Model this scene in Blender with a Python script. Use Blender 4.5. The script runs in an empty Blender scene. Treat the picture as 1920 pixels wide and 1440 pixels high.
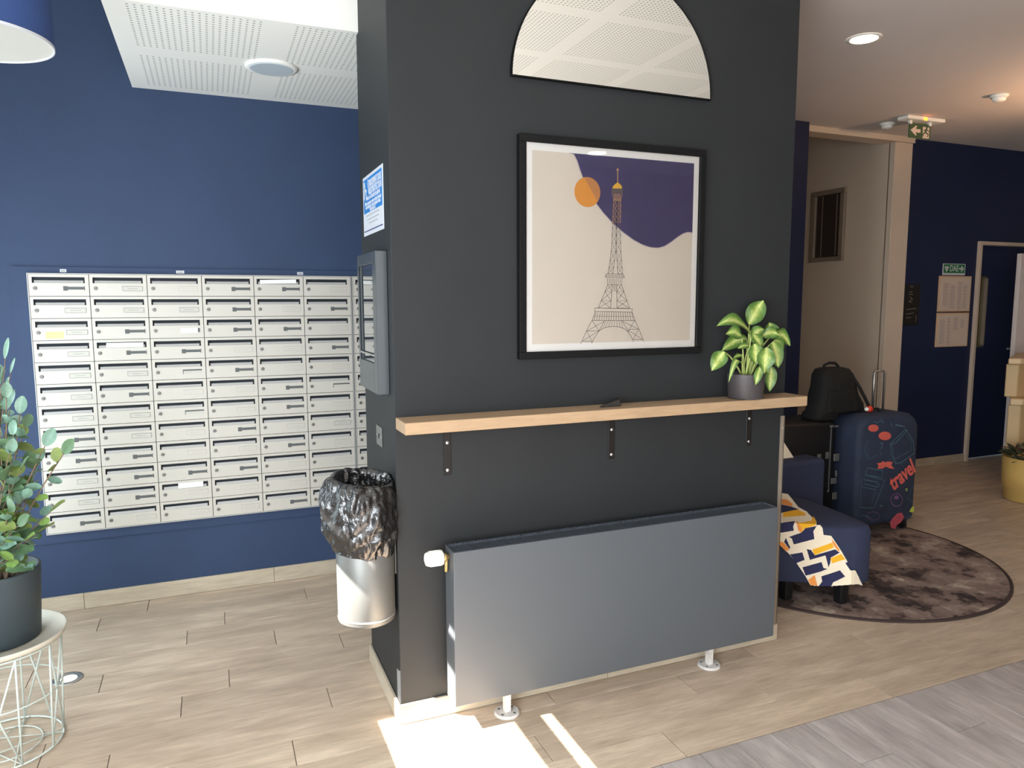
import bpy, bmesh, math, random
from mathutils import Vector, Matrix
random.seed(7)
sc = bpy.context.scene
COL = sc.collection
PI = math.pi

# ------------------------------------------------------------------ camera
CF = 1360.76
CM = [[0.9239347, -0.3825407, -0.0026882], [-0.045725, -0.1034557, -0.9935825], [0.3798076, 0.9181283, -0.113078]]
CC = Vector((-0.56385, -2.40906, 1.5))
cam_d = bpy.data.cameras.new('camera'); cam = bpy.data.objects.new('camera', cam_d); COL.objects.link(cam)
cam_d.sensor_width = 36; cam_d.lens = CF / 1920 * 36; cam_d.clip_start = 0.05
cam.matrix_world = Matrix(((CM[0][0], -CM[1][0], -CM[2][0], CC.x), (CM[0][1], -CM[1][1], -CM[2][1], CC.y),
                           (CM[0][2], -CM[1][2], -CM[2][2], CC.z), (0, 0, 0, 1)))
sc.camera = cam

def at(u, v, axis, val):
    """the point seen at pixel (u, v) of the 1920x1440 photograph on the plane axis = val"""
    a, b = (u - 960) / CF, (v - 720) / CF
    d = Vector([CM[0][i] * a + CM[1][i] * b + CM[2][i] for i in range(3)])
    return CC + d * ((val - CC[axis]) / d[axis])

# ------------------------------------------------------------------ light
sc.view_settings.view_transform = 'Standard'; sc.view_settings.look = 'None'
sc.view_settings.gamma = 1; sc.view_settings.use_curve_mapping = False
sc.view_settings.exposure = 0.0
try:
    sc.cycles.use_denoising = True; sc.cycles.max_bounces = 8; sc.cycles.sample_clamp_indirect = 6
except Exception: pass
w = bpy.data.worlds.new('world'); sc.world = w; w.use_nodes = True
w.node_tree.nodes['Background'].inputs[0].default_value = (0.75, 0.87, 1, 1)
w.node_tree.nodes['Background'].inputs[1].default_value = 1.2

def area(name, loc, direction, sx, sy, power, color):
    l = bpy.data.lights.new(name, 'AREA'); l.shape = 'RECTANGLE'; l.size = sx; l.size_y = sy; l.energy = power; l.color = color
    o = bpy.data.objects.new(name, l); COL.objects.link(o); o.location = loc
    o.rotation_euler = Vector(direction).to_track_quat('-Z', 'Y').to_euler(); return o
# the sun comes in steeply from the left through slots shaped in the unseen left wall
sun = bpy.data.lights.new('sun', 'SUN'); sun.energy = 70; sun.angle = 0.006; sun.color = (1, 0.95, 0.86)
so = bpy.data.objects.new('sun', sun); COL.objects.link(so)
so.rotation_euler = Vector((0.95, -0.02, -1)).to_track_quat('-Z', 'Y').to_euler()
so.location = (-4, 0, 5)
# daylight through the left windows and through the street front behind the camera
area('daylight_left_window', (-1.86, -1.95, 1.05), (1, 0.28, -0.26), 2.8, 1.7, 262, (0.86, 0.94, 1.0))
area('daylight_corner_window', (-1.86, 0.72, 1.25), (1, 0.06, 0.12), 1.1, 2.0, 36, (0.78, 0.93, 1.0))
area('daylight_street_front', (-0.2, -4.25, 1.35), (-0.05, 1, -0.1), 3.0, 2.2, 74, (1, 0.97, 0.92))

# ------------------------------------------------------------------ materials
def srgb(r, g, b):
    f = lambda c: (c / 255 / 12.92) if c / 255 <= 0.04045 else ((c / 255 + 0.055) / 1.055) ** 2.4
    return (f(r), f(g), f(b), 1)
class NT:
    def __init__(s, name):
        s.m = bpy.data.materials.new(name); s.m.use_nodes = True; s.t = s.m.node_tree
        s.b = s.t.nodes['Principled BSDF']; s.out = s.t.nodes['Material Output']
    def n(s, kind, **kw):
        x = s.t.nodes.new(kind)
        for k, v in kw.items(): setattr(x, k, v)
        return x
    def l(s, a, b): s.t.links.new(a, b)
    def math(s, op, a, b=None, c=None):
        x = s.n('ShaderNodeMath', operation=op)
        for i, q in enumerate((a, b, c)):
            if q is None: continue
            if isinstance(q, (int, float)): x.inputs[i].default_value = q
            else: s.l(q, x.inputs[i])
        return x.outputs[0]
    def noise(s, vec, scale, detail=3, rough=0.6):
        x = s.n('ShaderNodeTexNoise'); x.inputs['Scale'].default_value = scale; x.inputs['Detail'].default_value = detail
        x.inputs['Roughness'].default_value = rough
        if vec is not None: s.l(vec, x.inputs['Vector'])
        return x.outputs['Fac']
    def ramp(s, fac, stops):
        x = s.n('ShaderNodeValToRGB'); s.l(fac, x.inputs[0]); e = x.color_ramp.elements
        while len(e) < len(stops): e.new(0.5)
        for i, (p, c) in enumerate(stops): e[i].position = p; e[i].color = c
        return x.outputs[0]
    def mix(s, fac, a, b):
        x = s.n('ShaderNodeMix', data_type='RGBA')
        if isinstance(fac, (int, float)): x.inputs[0].default_value = fac
        else: s.l(fac, x.inputs[0])
        for i, q in ((6, a), (7, b)):
            if isinstance(q, tuple): x.inputs[i].default_value = q
            else: s.l(q, x.inputs[i])
        return x.outputs[2]
    def bump(s, h, strength, dist=0.01):
        x = s.n('ShaderNodeBump'); x.inputs['Strength'].default_value = strength; x.inputs['Distance'].default_value = dist
        s.l(h, x.inputs['Height']); s.l(x.outputs[0], s.b.inputs['Normal'])
def mat(name, col, rough=0.5, metal=0.0, var=0.06, scale=8, bump=0.0, bscale=150, spec=0.5, coat=0.0, trans=0.0):
    k = NT(name); c = srgb(*col); tc = k.n('ShaderNodeTexCoord')
    f = k.noise(tc.outputs['Object'], scale, 4)
    lo = tuple(max(0, x * (1 - var)) for x in c[:3]) + (1,); hi = tuple(min(1, x * (1 + var)) for x in c[:3]) + (1,)
    k.l(k.ramp(f, [(0.3, lo), (0.7, hi)]), k.b.inputs['Base Color'])
    k.b.inputs['Roughness'].default_value = rough; k.b.inputs['Metallic'].default_value = metal
    k.b.inputs['Specular IOR Level'].default_value = spec; k.b.inputs['Coat Weight'].default_value = coat
    if trans: k.b.inputs['Transmission Weight'].default_value = trans
    if bump: k.bump(k.noise(tc.outputs['Object'], bscale, 3), bump, 0.004)
    return k.m
def emit(name, col, strength):
    k = NT(name); k.b.inputs['Base Color'].default_value = srgb(*col)
    k.b.inputs['Emission Color'].default_value = srgb(*col); k.b.inputs['Emission Strength'].default_value = strength
    return k.m
def plank_mat(name, light, dark, axis='x', amount=1.0):
    k = NT(name); tc = k.n('ShaderNodeTexCoord'); oi = k.n('ShaderNodeObjectInfo')
    rnd = k.math('MULTIPLY', oi.outputs['Random'], 37.0)
    cmb = k.n('ShaderNodeCombineXYZ'); k.l(rnd, cmb.inputs[0]); k.l(rnd, cmb.inputs[1]); k.l(rnd, cmb.inputs[2])
    va = k.n('ShaderNodeVectorMath', operation='ADD'); k.l(tc.outputs['Object'], va.inputs[0]); k.l(cmb.outputs[0], va.inputs[1])
    mp = k.n('ShaderNodeMapping'); k.l(va.outputs[0], mp.inputs[0])
    mp.inputs['Scale'].default_value = (2.2, 10, 10) if axis == 'x' else (10, 2.2, 10)
    a = k.noise(mp.outputs[0], 1.5, 5, 0.6)
    mp2 = k.n('ShaderNodeMapping'); k.l(va.outputs[0], mp2.inputs[0])
    mp2.inputs['Scale'].default_value = (7, 60, 60) if axis == 'x' else (60, 7, 60)
    b = k.noise(mp2.outputs[0], 1.5, 3)
    base = k.ramp(a, [(0.28, srgb(*dark)), (0.5, srgb(*[(p + q) // 2 for p, q in zip(light, dark)])), (0.68, srgb(*light))])
    fine = k.mix(k.math('MULTIPLY', k.math('SUBTRACT', 0.60, b), 1.0), base, srgb(*[int(c * .8) for c in dark]))
    tint = k.n('ShaderNodeHueSaturation'); k.l(fine, tint.inputs['Color'])
    k.l(k.math('ADD', k.math('MULTIPLY', oi.outputs['Random'], 0.14 * amount), 0.93), tint.inputs['Value'])
    k.l(tint.outputs[0], k.b.inputs['Base Color'])
    k.b.inputs['Roughness'].default_value = 0.42; k.b.inputs['Specular IOR Level'].default_value = 0.35
    k.bump(b, 0.12, 0.002)
    return k.m
def perforated(name, x0, y0, per, blk, pitch, r):
    k = NT(name); tc = k.n('ShaderNodeTexCoord'); sp = k.n('ShaderNodeSeparateXYZ'); k.l(tc.outputs['Object'], sp.inputs[0])
    masks, ds = [], []
    for i, o in ((0, x0), (1, y0)):
        q = k.math('FLOORED_MODULO', k.math('SUBTRACT', sp.outputs[i], o), per)
        masks.append(k.math('LESS_THAN', q, blk))
        c = k.math('SUBTRACT', k.math('FLOORED_MODULO', q, pitch), pitch / 2); ds.append(k.math('MULTIPLY', c, c))
    hole = k.math('LESS_THAN', k.math('ADD', ds[0], ds[1]), r * r)
    m = k.math('MULTIPLY', k.math('MULTIPLY', masks[0], masks[1]), hole)
    k.l(k.mix(m, srgb(232, 231, 226), srgb(152, 152, 148)), k.b.inputs['Base Color'])
    k.b.inputs['Roughness'].default_value = 0.75
    return k.m

M = {}
M['charcoal'] = mat('charcoal_paint', (37, 39, 41), 0.58, var=0.07, scale=3, bump=0.10, bscale=260, spec=0.3)
M['radiator'] = mat('radiator_enamel', (82, 86, 91), 0.36, var=0.03, scale=2, spec=0.45)
M['grille'] = mat('radiator_grille', (66, 71, 79), 0.5)
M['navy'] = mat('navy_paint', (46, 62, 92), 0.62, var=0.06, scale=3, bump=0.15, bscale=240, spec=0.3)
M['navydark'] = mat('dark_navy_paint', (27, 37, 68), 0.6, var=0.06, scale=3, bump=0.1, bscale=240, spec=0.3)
M['white_wall'] = mat('off_white_plaster', (206, 190, 172), 0.85, var=0.03, scale=2, bump=0.1, bscale=200)
M['ceiling'] = mat('plain_ceiling_paint', (212, 202, 196), 0.85, var=0.02, scale=1.5)
M['ceil_white'] = mat('white_ceiling_paint', (236, 236, 232), 0.8, var=0.02, scale=1.5)
M['perf'] = perforated('perforated_plaster', -0.79, 0.482, 0.5625, 0.456, 0.0228, 0.0046)
M['perf2'] = perforated('perforated_plaster_lobby', 0.1, -4.4, 0.60, 0.51, 0.0213, 0.0046)
M['wood_floor'] = plank_mat('oak_tile', (212, 192, 170), (174, 154, 134))
M['grey_floor'] = plank_mat('grey_wood_tile', (192, 182, 178), (152, 142, 138), 'y', 1.3)
M['grout'] = mat('grout', (112, 100, 88), 0.9)
M['skirt'] = plank_mat('skirting_tile', (196, 184, 164), (172, 158, 138), 'x', 0.6)
M['skirt_y'] = plank_mat('skirting_tile_side', (196, 184, 164), (172, 158, 138), 'y', 0.6)
M['mail'] = mat('mailbox_enamel', (192, 187, 178), 0.4, var=0.02, scale=3)
M['mail_flap'] = mat('mailbox_flap_enamel', (174, 172, 170), 0.42, var=0.02)
M['dark'] = mat('slot_darkness', (22, 28, 36), 0.8)  # dark colour stands in for shade inside slots and keyholes; also colours the gasket
M['chrome'] = mat('worn_chrome', (190, 190, 188), 0.3, 0.9)
M['plate_line'] = mat('label_outline', (92, 94, 94), 0.6)
M['plate_card'] = mat('label_card', (184, 181, 172), 0.6)
M['plate_grey'] = mat('label_holder_grey', (84, 86, 86), 0.6)
M['ink'] = mat('faded_ink', (136, 136, 132), 0.7)
M['steel'] = mat('brushed_steel', (118, 118, 115), 0.45, 0.5, var=0.05, bump=0.05)
M['beech'] = plank_mat('beech_veneer', (180, 152, 122), (168, 140, 110), 'x', 0.2)
M['black_metal'] = mat('black_metal', (34, 31, 30), 0.45, 0.4)
M['black_frame'] = mat('black_frame_wood', (14, 14, 15), 0.6, spec=0.2)
M['screw'] = mat('bright_screw', (215, 215, 215), 0.3, 0.8)
M['paper'] = mat('poster_paper', (216, 206, 194), 0.75, var=0.015)
M['matboard'] = mat('white_mount', (236, 234, 232), 0.75, var=0.01)
M['art_navy'] = mat('printed_navy', (58, 52, 98), 0.7, var=0.12, scale=18)
M['art_orange'] = mat('printed_ochre', (218, 146, 58), 0.7, var=0.03)
M['art_orange2'] = mat('printed_brown_ochre', (190, 128, 76), 0.7, var=0.03)
M['art_line'] = mat('printed_line', (92, 84, 84), 0.8)
M['art_gold'] = mat('printed_gold', (222, 172, 60), 0.7)
M['art_goldline'] = mat('printed_gold_line', (206, 158, 96), 0.7)
M['white_plastic'] = mat('white_plastic', (238, 236, 228), 0.4, var=0.02)
M['brass'] = mat('brass', (190, 165, 110), 0.4, 0.7)
M['dirty_white'] = mat('scuffed_white_metal', (205, 200, 196), 0.5, var=0.16, scale=45)
M['pot_dark'] = mat('dark_grey_pot', (58, 70, 76), 0.6, var=0.05)
M['pot_charcoal'] = mat('charcoal_ceramic', (66, 62, 64), 0.5, var=0.04)
M['soil'] = mat('soil', (62, 42, 30), 0.95, var=0.5, scale=60, bump=0.8, bscale=80)
M['bark'] = mat('twig_bark', (130, 110, 90), 0.8, var=0.2, scale=30)
M['leaf_a'] = mat('leaf_mid_green', (92, 122, 88), 0.45, var=0.2, scale=25)
M['leaf_b'] = mat('leaf_blue_green', (116, 150, 132), 0.4, var=0.18, scale=25)
M['leaf_c'] = mat('leaf_olive', (122, 138, 74), 0.5, var=0.22, scale=25)
M['leaf_d'] = mat('leaf_lime', (128, 160, 84), 0.5, var=0.12, scale=25)
M['petiole'] = mat('pale_green_stem', (172, 186, 108), 0.5, var=0.1)
M['tray'] = mat('pale_wood_tray', (214, 206, 190), 0.5, var=0.04, scale=12)
M['wire'] = mat('white_wire', (206, 216, 210), 0.45, var=0.02)
M['blue_sign'] = mat('sign_blue', (40, 118, 186), 0.4, var=0.03)
M['sign_white'] = mat('sign_white', (196, 199, 206), 0.4, var=0.02)
M['green_sign'] = mat('sign_green', (20, 112, 58), 0.5, var=0.03)
M['exit_green'] = mat('exit_sign_green', (52, 82, 56), 0.5, var=0.03)
M['cream'] = mat('cream_laminate', (200, 172, 126), 0.5, var=0.04)
M['cream2'] = mat('cream_edge', (214, 188, 146), 0.5, var=0.04)
M['yellow_pot'] = mat('ochre_planter', (206, 172, 100), 0.5, var=0.04)
M['red'] = mat('red_plastic', (206, 52, 30), 0.5)
M['navy_fabric'] = mat('navy_upholstery', (42, 48, 74), 0.85, var=0.1, scale=25, bump=0.2, bscale=500)
M['black_wood'] = mat('black_leg', (14, 14, 16), 0.5)
M['black_fabric'] = mat('black_fabric', (9, 8, 8), 0.8, var=0.15, scale=40, bump=0.3, bscale=400)
M['black_shell'] = mat('black_shell', (10, 10, 13), 0.5, var=0.1)
M['cover'] = mat('navy_luggage_cover', (36, 46, 68), 0.75, var=0.25, scale=7, bump=0.15, bscale=300)
M['coral'] = mat('coral_print', (204, 92, 80), 0.7)
M['teal_line'] = mat('teal_print', (66, 96, 108), 0.7, var=0.3, scale=30)
M['lime_print'] = mat('lime_print', (170, 186, 70), 0.7)
M['mauve_print'] = mat('mauve_print', (110, 76, 118), 0.7)
M['rosy'] = mat('rose_print', (170, 70, 84), 0.7, var=0.2, scale=40)
M['cl_white'] = mat('throw_ivory', (244, 230, 206), 0.85, var=0.03)
M['cl_navy'] = mat('throw_navy', (38, 40, 78), 0.85)
M['cl_yellow'] = mat('throw_yellow', (246, 182, 40), 0.85, var=0.05)
M['cl_orange'] = mat('throw_orange', (240, 152, 76), 0.85, var=0.08)
M['frame_bronze'] = mat('grey_brown_metal', (150, 138, 124), 0.45, 0.3)
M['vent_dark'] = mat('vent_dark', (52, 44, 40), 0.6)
M['jamb'] = mat('pale_door_frame', (196, 178, 160), 0.6, var=0.03)
M['white_leaf'] = mat('white_door_leaf', (214, 204, 200), 0.5, var=0.03)
M['dim_glass'] = mat('dim_door_glass', (96, 90, 66), 0.2, var=0.2, scale=3)
M['doc'] = mat('document_paper', (206, 190, 176), 0.7, var=0.03)
M['doc_ink'] = mat('document_print', (172, 156, 152), 0.8, var=0.15, scale=60)
M['doc_frame'] = mat('document_frame', (206, 172, 138), 0.5)
M['lamp_outside'] = mat('navy_lamp_shade', (40, 66, 118), 0.8, var=0.05, bump=0.1)
M['lamp_inside'] = mat('white_shade_diffuser', (190, 190, 184), 0.7, var=0.01)
M['panel'] = mat('grey_painted_steel', (70, 76, 80), 0.3, 0.3, var=0.04)
M['lens'] = mat('frosted_lens', (188, 198, 206), 0.3, var=0.02)
M['downlight'] = emit('lit_downlight', (255, 240, 214), 14)
M['floorlight'] = emit('lit_floor_spot', (255, 246, 226), 1.1)
M['orange_led'] = emit('amber_led', (255, 130, 20), 8)
M['yellow_note'] = mat('faded_yellow_tape', (206, 190, 140), 0.7)
M['envelope'] = mat('white_envelope', (240, 240, 238), 0.6, var=0.02)
M['mirror'] = mat('mirror_silver', (245, 242, 236), 0.01, 1.0, var=0.0)
M['window_frame'] = mat('window_frame_grey', (70, 74, 78), 0.5)
# clear pane: lets light through, keeps a faint reflection
def clear_glass(name, tint=(1, 1, 1, 1), refl=0.5):
    k = NT(name); tr = k.n('ShaderNodeBsdfTransparent'); tr.inputs[0].default_value = tint
    gl = k.n('ShaderNodeBsdfGlossy'); gl.inputs['Roughness'].default_value = 0.02
    fr = k.n('ShaderNodeFresnel'); fr.inputs[0].default_value = 1.45
    mx = k.n('ShaderNodeMixShader'); k.l(k.math('MULTIPLY', fr.outputs[0], refl), mx.inputs[0])
    k.l(tr.outputs[0], mx.inputs[1]); k.l(gl.outputs[0], mx.inputs[2]); k.l(mx.outputs[0], k.out.inputs[0]); return k.m
M['glass'] = clear_glass('clear_glass', refl=1.0)
M['dark_glass'] = mat('dark_reflecting_glass', (60, 66, 70), 0.04, 0.35, var=0.0, spec=1.0, coat=1.0)
# crumpled bin bag
def bag_mat():
    k = NT('black_bin_bag'); k.b.inputs['Base Color'].default_value = srgb(26, 25, 26); k.b.inputs['Roughness'].default_value = 0.24
    k.b.inputs['Specular IOR Level'].default_value = 0.9; k.b.inputs['Coat Weight'].default_value = 0.3
    tc = k.n('ShaderNodeTexCoord'); k.bump(k.noise(tc.outputs['Object'], 22, 4, 0.7), 0.45, 0.018); return k.m
M['bag'] = bag_mat()
def variegated():
    k = NT('variegated_leaf'); tc = k.n('ShaderNodeTexCoord'); sp = k.n('ShaderNodeSeparateXYZ'); k.l(tc.outputs['UV'], sp.inputs[0])
    d = k.math('ABSOLUTE', k.math('SUBTRACT', sp.outputs[0], 0.5))
    wv = k.n('ShaderNodeTexWave'); wv.inputs['Scale'].default_value = 5; wv.inputs['Distortion'].default_value = 3
    cb = k.n('ShaderNodeCombineXYZ'); k.l(k.math('SUBTRACT', sp.outputs[1], d), cb.inputs[0]); k.l(cb.outputs[0], wv.inputs['Vector'])
    n = k.noise(tc.outputs['UV'], 9, 3)
    f = k.math('ADD', k.math('ADD', d, k.math('MULTIPLY', n, 0.35)), k.math('MULTIPLY', wv.outputs['Fac'], 0.1))
    k.l(k.ramp(f, [(0.18, srgb(198, 200, 128)), (0.32, srgb(156, 172, 92)), (0.46, srgb(98, 128, 54)), (0.64, srgb(66, 100, 42))]), k.b.inputs['Base Color'])
    k.b.inputs['Roughness'].default_value = 0.42
    return k.m
M['varieg'] = variegated()
def rug_mat():
    k = NT('rug_pile_brown'); tc = k.n('ShaderNodeTexCoord'); mp = k.n('ShaderNodeMapping'); k.l(tc.outputs['Object'], mp.inputs[0])
    vo = k.n('ShaderNodeTexVoronoi'); vo.distance = 'CHEBYCHEV'; vo.inputs['Scale'].default_value = 34; k.l(mp.outputs[0], vo.inputs['Vector'])
    n = k.noise(vo.outputs['Position'], 4.2, 4, 0.68)
    k.l(k.ramp(n, [(0.37, srgb(40, 31, 30)), (0.44, srgb(74, 58, 54)), (0.48, srgb(118, 98, 90)), (0.58, srgb(142, 124, 114)), (0.68, srgb(182, 166, 150))]), k.b.inputs['Base Color'])
    k.b.inputs['Roughness'].default_value = 0.95
    k.bump(k.noise(tc.outputs['Object'], 300, 2), 0.4, 0.004); return k.m
M['rug'] = rug_mat()
M['rug_edge'] = mat('rug_binding', (62, 48, 46), 0.9)

# ------------------------------------------------------------------ geometry helpers
class MB:
    def __init__(s): s.v = []; s.f = []; s.uv = None
    def add(s, vs, fs):
        n = len(s.v); s.v += [tuple(p) for p in vs]; s.f += [tuple(i + n for i in q) for q in fs]; return s
    def box(s, x0, x1, y0, y1, z0, z1):
        return s.add([(x0, y0, z0), (x1, y0, z0), (x1, y1, z0), (x0, y1, z0), (x0, y0, z1), (x1, y0, z1), (x1, y1, z1), (x0, y1, z1)],
                     [(3, 2, 1, 0), (4, 5, 6, 7), (0, 1, 5, 4), (1, 2, 6, 5), (2, 3, 7, 6), (3, 0, 4, 7)])
    def loft(s, rings, cap=True, closed=True):
        n = len(rings[0]); vs = [p for r in rings for p in r]; fs = []
        for i in range(len(rings) - 1):
            for j in range(n if closed else n - 1):
                a = i * n + j; b = i * n + (j + 1) % n; fs.append((a, b, b + n, a + n))
        if cap: fs += [tuple(range(n))[::-1], tuple((len(rings) - 1) * n + j for j in range(n))]
        return s.add(vs, fs)
    def lathe(s, c, prof, n=32, cap=True, squash=1.0):
        return s.loft([[(c[0] + r * math.cos(2 * PI * j / n), c[1] + squash * r * math.sin(2 * PI * j / n), c[2] + z) for j in range(n)] for r, z in prof], cap)
    def tube(s, pts, r, n=8):
        pts = [Vector(p) for p in pts]; rings = []; up = Vector((0, 0, 1))
        for i, p in enumerate(pts):
            t = (pts[min(i + 1, len(pts) - 1)] - pts[max(i - 1, 0)]).normalized()
            if i == 0:
                a = t.cross(up)
                if a.length < 0.1: a = t.cross(Vector((1, 0, 0)))
            else: a = a - t * a.dot(t)
            a.normalize(); b = t.cross(a); rr = r[i] if isinstance(r, (list, tuple)) else r
            rings.append([p + (a * math.cos(2 * PI * j / n) + b * math.sin(2 * PI * j / n)) * rr for j in range(n)])
        return s.loft(rings)
    def prism(s, poly, axis, a, b):
        def P(q, h): return {0: (h, q[0], q[1]), 1: (q[0], h, q[1]), 2: (q[0], q[1], h)}[axis]
        return s.loft([[P(q, a) for q in poly], [P(q, b) for q in poly]])
    def line(s, p, q, y, w=0.0012):                         # a printed stroke lying on a plane y = const
        d = Vector((q[0] - p[0], q[1] - p[1]));
        if d.length < 1e-6: return s
        n = Vector((-d.y, d.x)).normalized() * w / 2
        return s.add([(p[0] + n.x, y, p[1] + n.y), (q[0] + n.x, y, q[1] + n.y), (q[0] - n.x, y, q[1] - n.y), (p[0] - n.x, y, p[1] - n.y)], [(0, 1, 2, 3)])
    def build(s, name, m, parent=None, smooth=False, bevel=0, seg=2, local=False):
        me = bpy.data.meshes.new(name)
        o = bpy.data.objects.new(name, me); COL.objects.link(o)
        off = Vector((0, 0, 0)); q = parent
        if not local:
            while q is not None: off += q.location; q = q.parent
        me.from_pydata([Vector(p) - off for p in s.v], [], s.f)
        bm = bmesh.new(); bm.from_mesh(me); bmesh.ops.recalc_face_normals(bm, faces=bm.faces); bm.to_mesh(me); bm.free()
        if isinstance(m, (list, tuple)):
            for x in m: me.materials.append(x)
        else: me.materials.append(m)
        if parent: o.parent = parent
        if smooth: me.polygons.foreach_set('use_smooth', [True] * len(me.polygons))
        if bevel:
            bv = o.modifiers.new('bevel', 'BEVEL'); bv.width = bevel; bv.segments = seg; bv.limit_method = 'ANGLE'; bv.angle_limit = 0.6; bv.harden_normals = seg > 1
            if seg > 1: me.polygons.foreach_set('use_smooth', [True] * len(me.polygons)); 
        return o
def struct(o): o['kind'] = 'structure'; return o
def tag(o, label, cat, group=None):
    o['label'] = label; o['category'] = cat
    if group: o['group'] = group
    return o
def thing(name, label, cat, loc, rz=0, group=None):
    o = bpy.data.objects.new(name, None); COL.objects.link(o); o.location = loc; o.rotation_euler = (0, 0, rz)
    o.empty_display_size = 0.05; return tag(o, label, cat, group)
def box(name, m, x0, x1, y0, y1, z0, z1, parent=None, bevel=0, seg=2, **k):
    return MB().box(x0, x1, y0, y1, z0, z1).build(name, m, parent, bevel=bevel, seg=seg, **k)
def text(name, s, size, m, loc, rot, parent, extrude=0.0003, bold=0.0, sx=1.0):
    c = bpy.data.curves.new(name, 'FONT'); c.body = s; c.size = size; c.align_x = 'CENTER'; c.align_y = 'CENTER'
    c.extrude = extrude; c.offset = bold; c.resolution_u = 3
    t = bpy.data.objects.new(name + '_tmp', c); COL.objects.link(t)
    dg = bpy.context.evaluated_depsgraph_get(); me = bpy.data.meshes.new_from_object(t.evaluated_get(dg)); bpy.data.objects.remove(t)
    me.materials.clear(); me.materials.append(m)
    o = bpy.data.objects.new(name, me); COL.objects.link(o)
    off = Vector((0, 0, 0)); q = parent
    while q is not None: off += q.location; q = q.parent
    o.location = Vector(loc) - off; o.rotation_euler = rot; o.scale = (sx, 1, 1); o.parent = parent
    return o
def dup(o, parent=None, name=None):
    c = o.copy(); COL.objects.link(c); c.parent = parent; return c

# ------------------------------------------------------------------ the room
HC = 2.92; HR = 2.86; YB = 1.57; YR = 2.15
struct(box('floor', M['grout'], -1.9, 9.0, -4.4, 5.0, -0.12, -0.003))
FL = bpy.data.objects['floor']
# long light planks, each its own tile
JX = [0.83, 0.41, 1.105, -0.37, -0.94, -0.21, -0.73, -0.56, -1.03, -0.36, -0.727, -0.566, -1.113, -0.915, 0.2, -0.3, 0.5, 0.1, 0.6]
PL = 0.94; PW = 0.1512
def plank_mesh(lx, ly, m):
    g = 0.0015; c = 0.0007; b = MB()
    b.loft([[(g, g, -0.011), (lx - g, g, -0.011), (lx - g, ly - g, -0.011), (g, ly - g, -0.011)],
            [(g, g, -c), (lx - g, g, -c), (lx - g, ly - g, -c), (g, ly - g, -c)],
            [(g + c, g + c, 0), (lx - g - c, g + c, 0), (lx - g - c, ly - g - c, 0), (g + c, ly - g - c, 0)]])
    me = bpy.data.meshes.new('plank'); me.from_pydata(b.v, [], b.f); me.materials.append(m)
    bm = bmesh.new(); bm.from_mesh(me); bmesh.ops.recalc_face_normals(bm, faces=bm.faces); bm.to_mesh(me); bm.free(); return me
pm = plank_mesh(PL, PW, M['wood_floor']); cut = {}
def place_plank(me, x, y, nm='plank'):
    o = bpy.data.objects.new(nm, me); COL.objects.link(o); o.parent = FL; o.location = (x, y, 0)
for k, jx in enumerate(JX):
    y = -0.552 + k * PW
    if y > 2.2: break
    x = jx - math.floor((jx + 1.9) / PL) * PL - PL
    while x < 7.3:
        x0 = max(x, -1.9); L = min(x + PL, 7.3) - x0
        hidden = (0.01 < x0 and x0 + L < 1.69 and y > 0.04 and y + PW < 0.5)
        if L > 0.02 and not hidden:
            if L < PL - 0.001:
                key = round(L, 3)
                if key not in cut: cut[key] = plank_mesh(L, PW, M['wood_floor'])
                place_plank(cut[key], x0, y)
            else: place_plank(pm, x0, y)
        x += PL
# corridor floor beyond and grey planks laid the other way in the front zone
b = MB()
for k in range(8):
    for i in range(3): b.box(3.7 + i * PL + 0.3 * (k % 3), 3.7 + i * PL + 0.3 * (k % 3) + PL - 0.003, 2.32 + k * PW, 2.32 + (k + 1) * PW - 0.003, -0.01, 0)
q = b.build('far_planks', M['wood_floor'], FL); q['kind'] = 'stuff'
gm = plank_mesh(PW, PL, M['grey_floor']); gcut = {}
k = 0; x = 1.329 - 21 * PW
off = {0: -0.80, 1: -1.10, 2: -1.42}
while x < 4.9:
    j = off[(k) % 3]; ys = [-0.554, j, j - PL, j - 2 * PL]
    for a_, b_ in zip(ys, ys[1:]):
        L = a_ - b_
        key = round(L, 3)
        if key not in gcut: gcut[key] = plank_mesh(PW, L, M['grey_floor'])
        if b_ < -2.3 : continue
        place_plank(gcut[key], x, b_, 'grey_plank')
    x += PW; k += 1
b = MB(); x = 1.329 - 21 * PW; k = 0
while x < 4.9:
    b.box(x, x + PW - 0.002, -4.3, off[k % 3] - PL - 0.002 if off[k % 3] - 2 * PL < -2.3 else off[k % 3] - 2 * PL, -0.01, 0); x += PW; k += 1
q = b.build('front_planks', M['grey_floor'], FL); q['kind'] = 'stuff'

# ceilings
struct(box('ceiling', M['perf2'], 0.6, 9.0, -4.4, -0.55, HR, HR + 0.16))
struct(box('ceiling', M['ceil_white'], -1.9, 0.6, -4.4, -0.55, HC, HC + 0.1))
struct(box('ceiling', M['ceil_white'], -1.9, 1.75, -0.55, YB, HC, HC + 0.1))
struct(box('ceiling', M['ceiling'], 1.75, 9.0, -0.55, YR + 0.1, HR, HR + 0.14))
struct(box('ceiling', M['perf'], -0.855, 1.75, 0.462, YB, 2.51, HC))           # dropped soffit of the mailbox alcove
struct(box('ceiling', M['ceiling'], 3.6, 5.0, YR + 0.1, 5.0, 3.4, 3.5))
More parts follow.
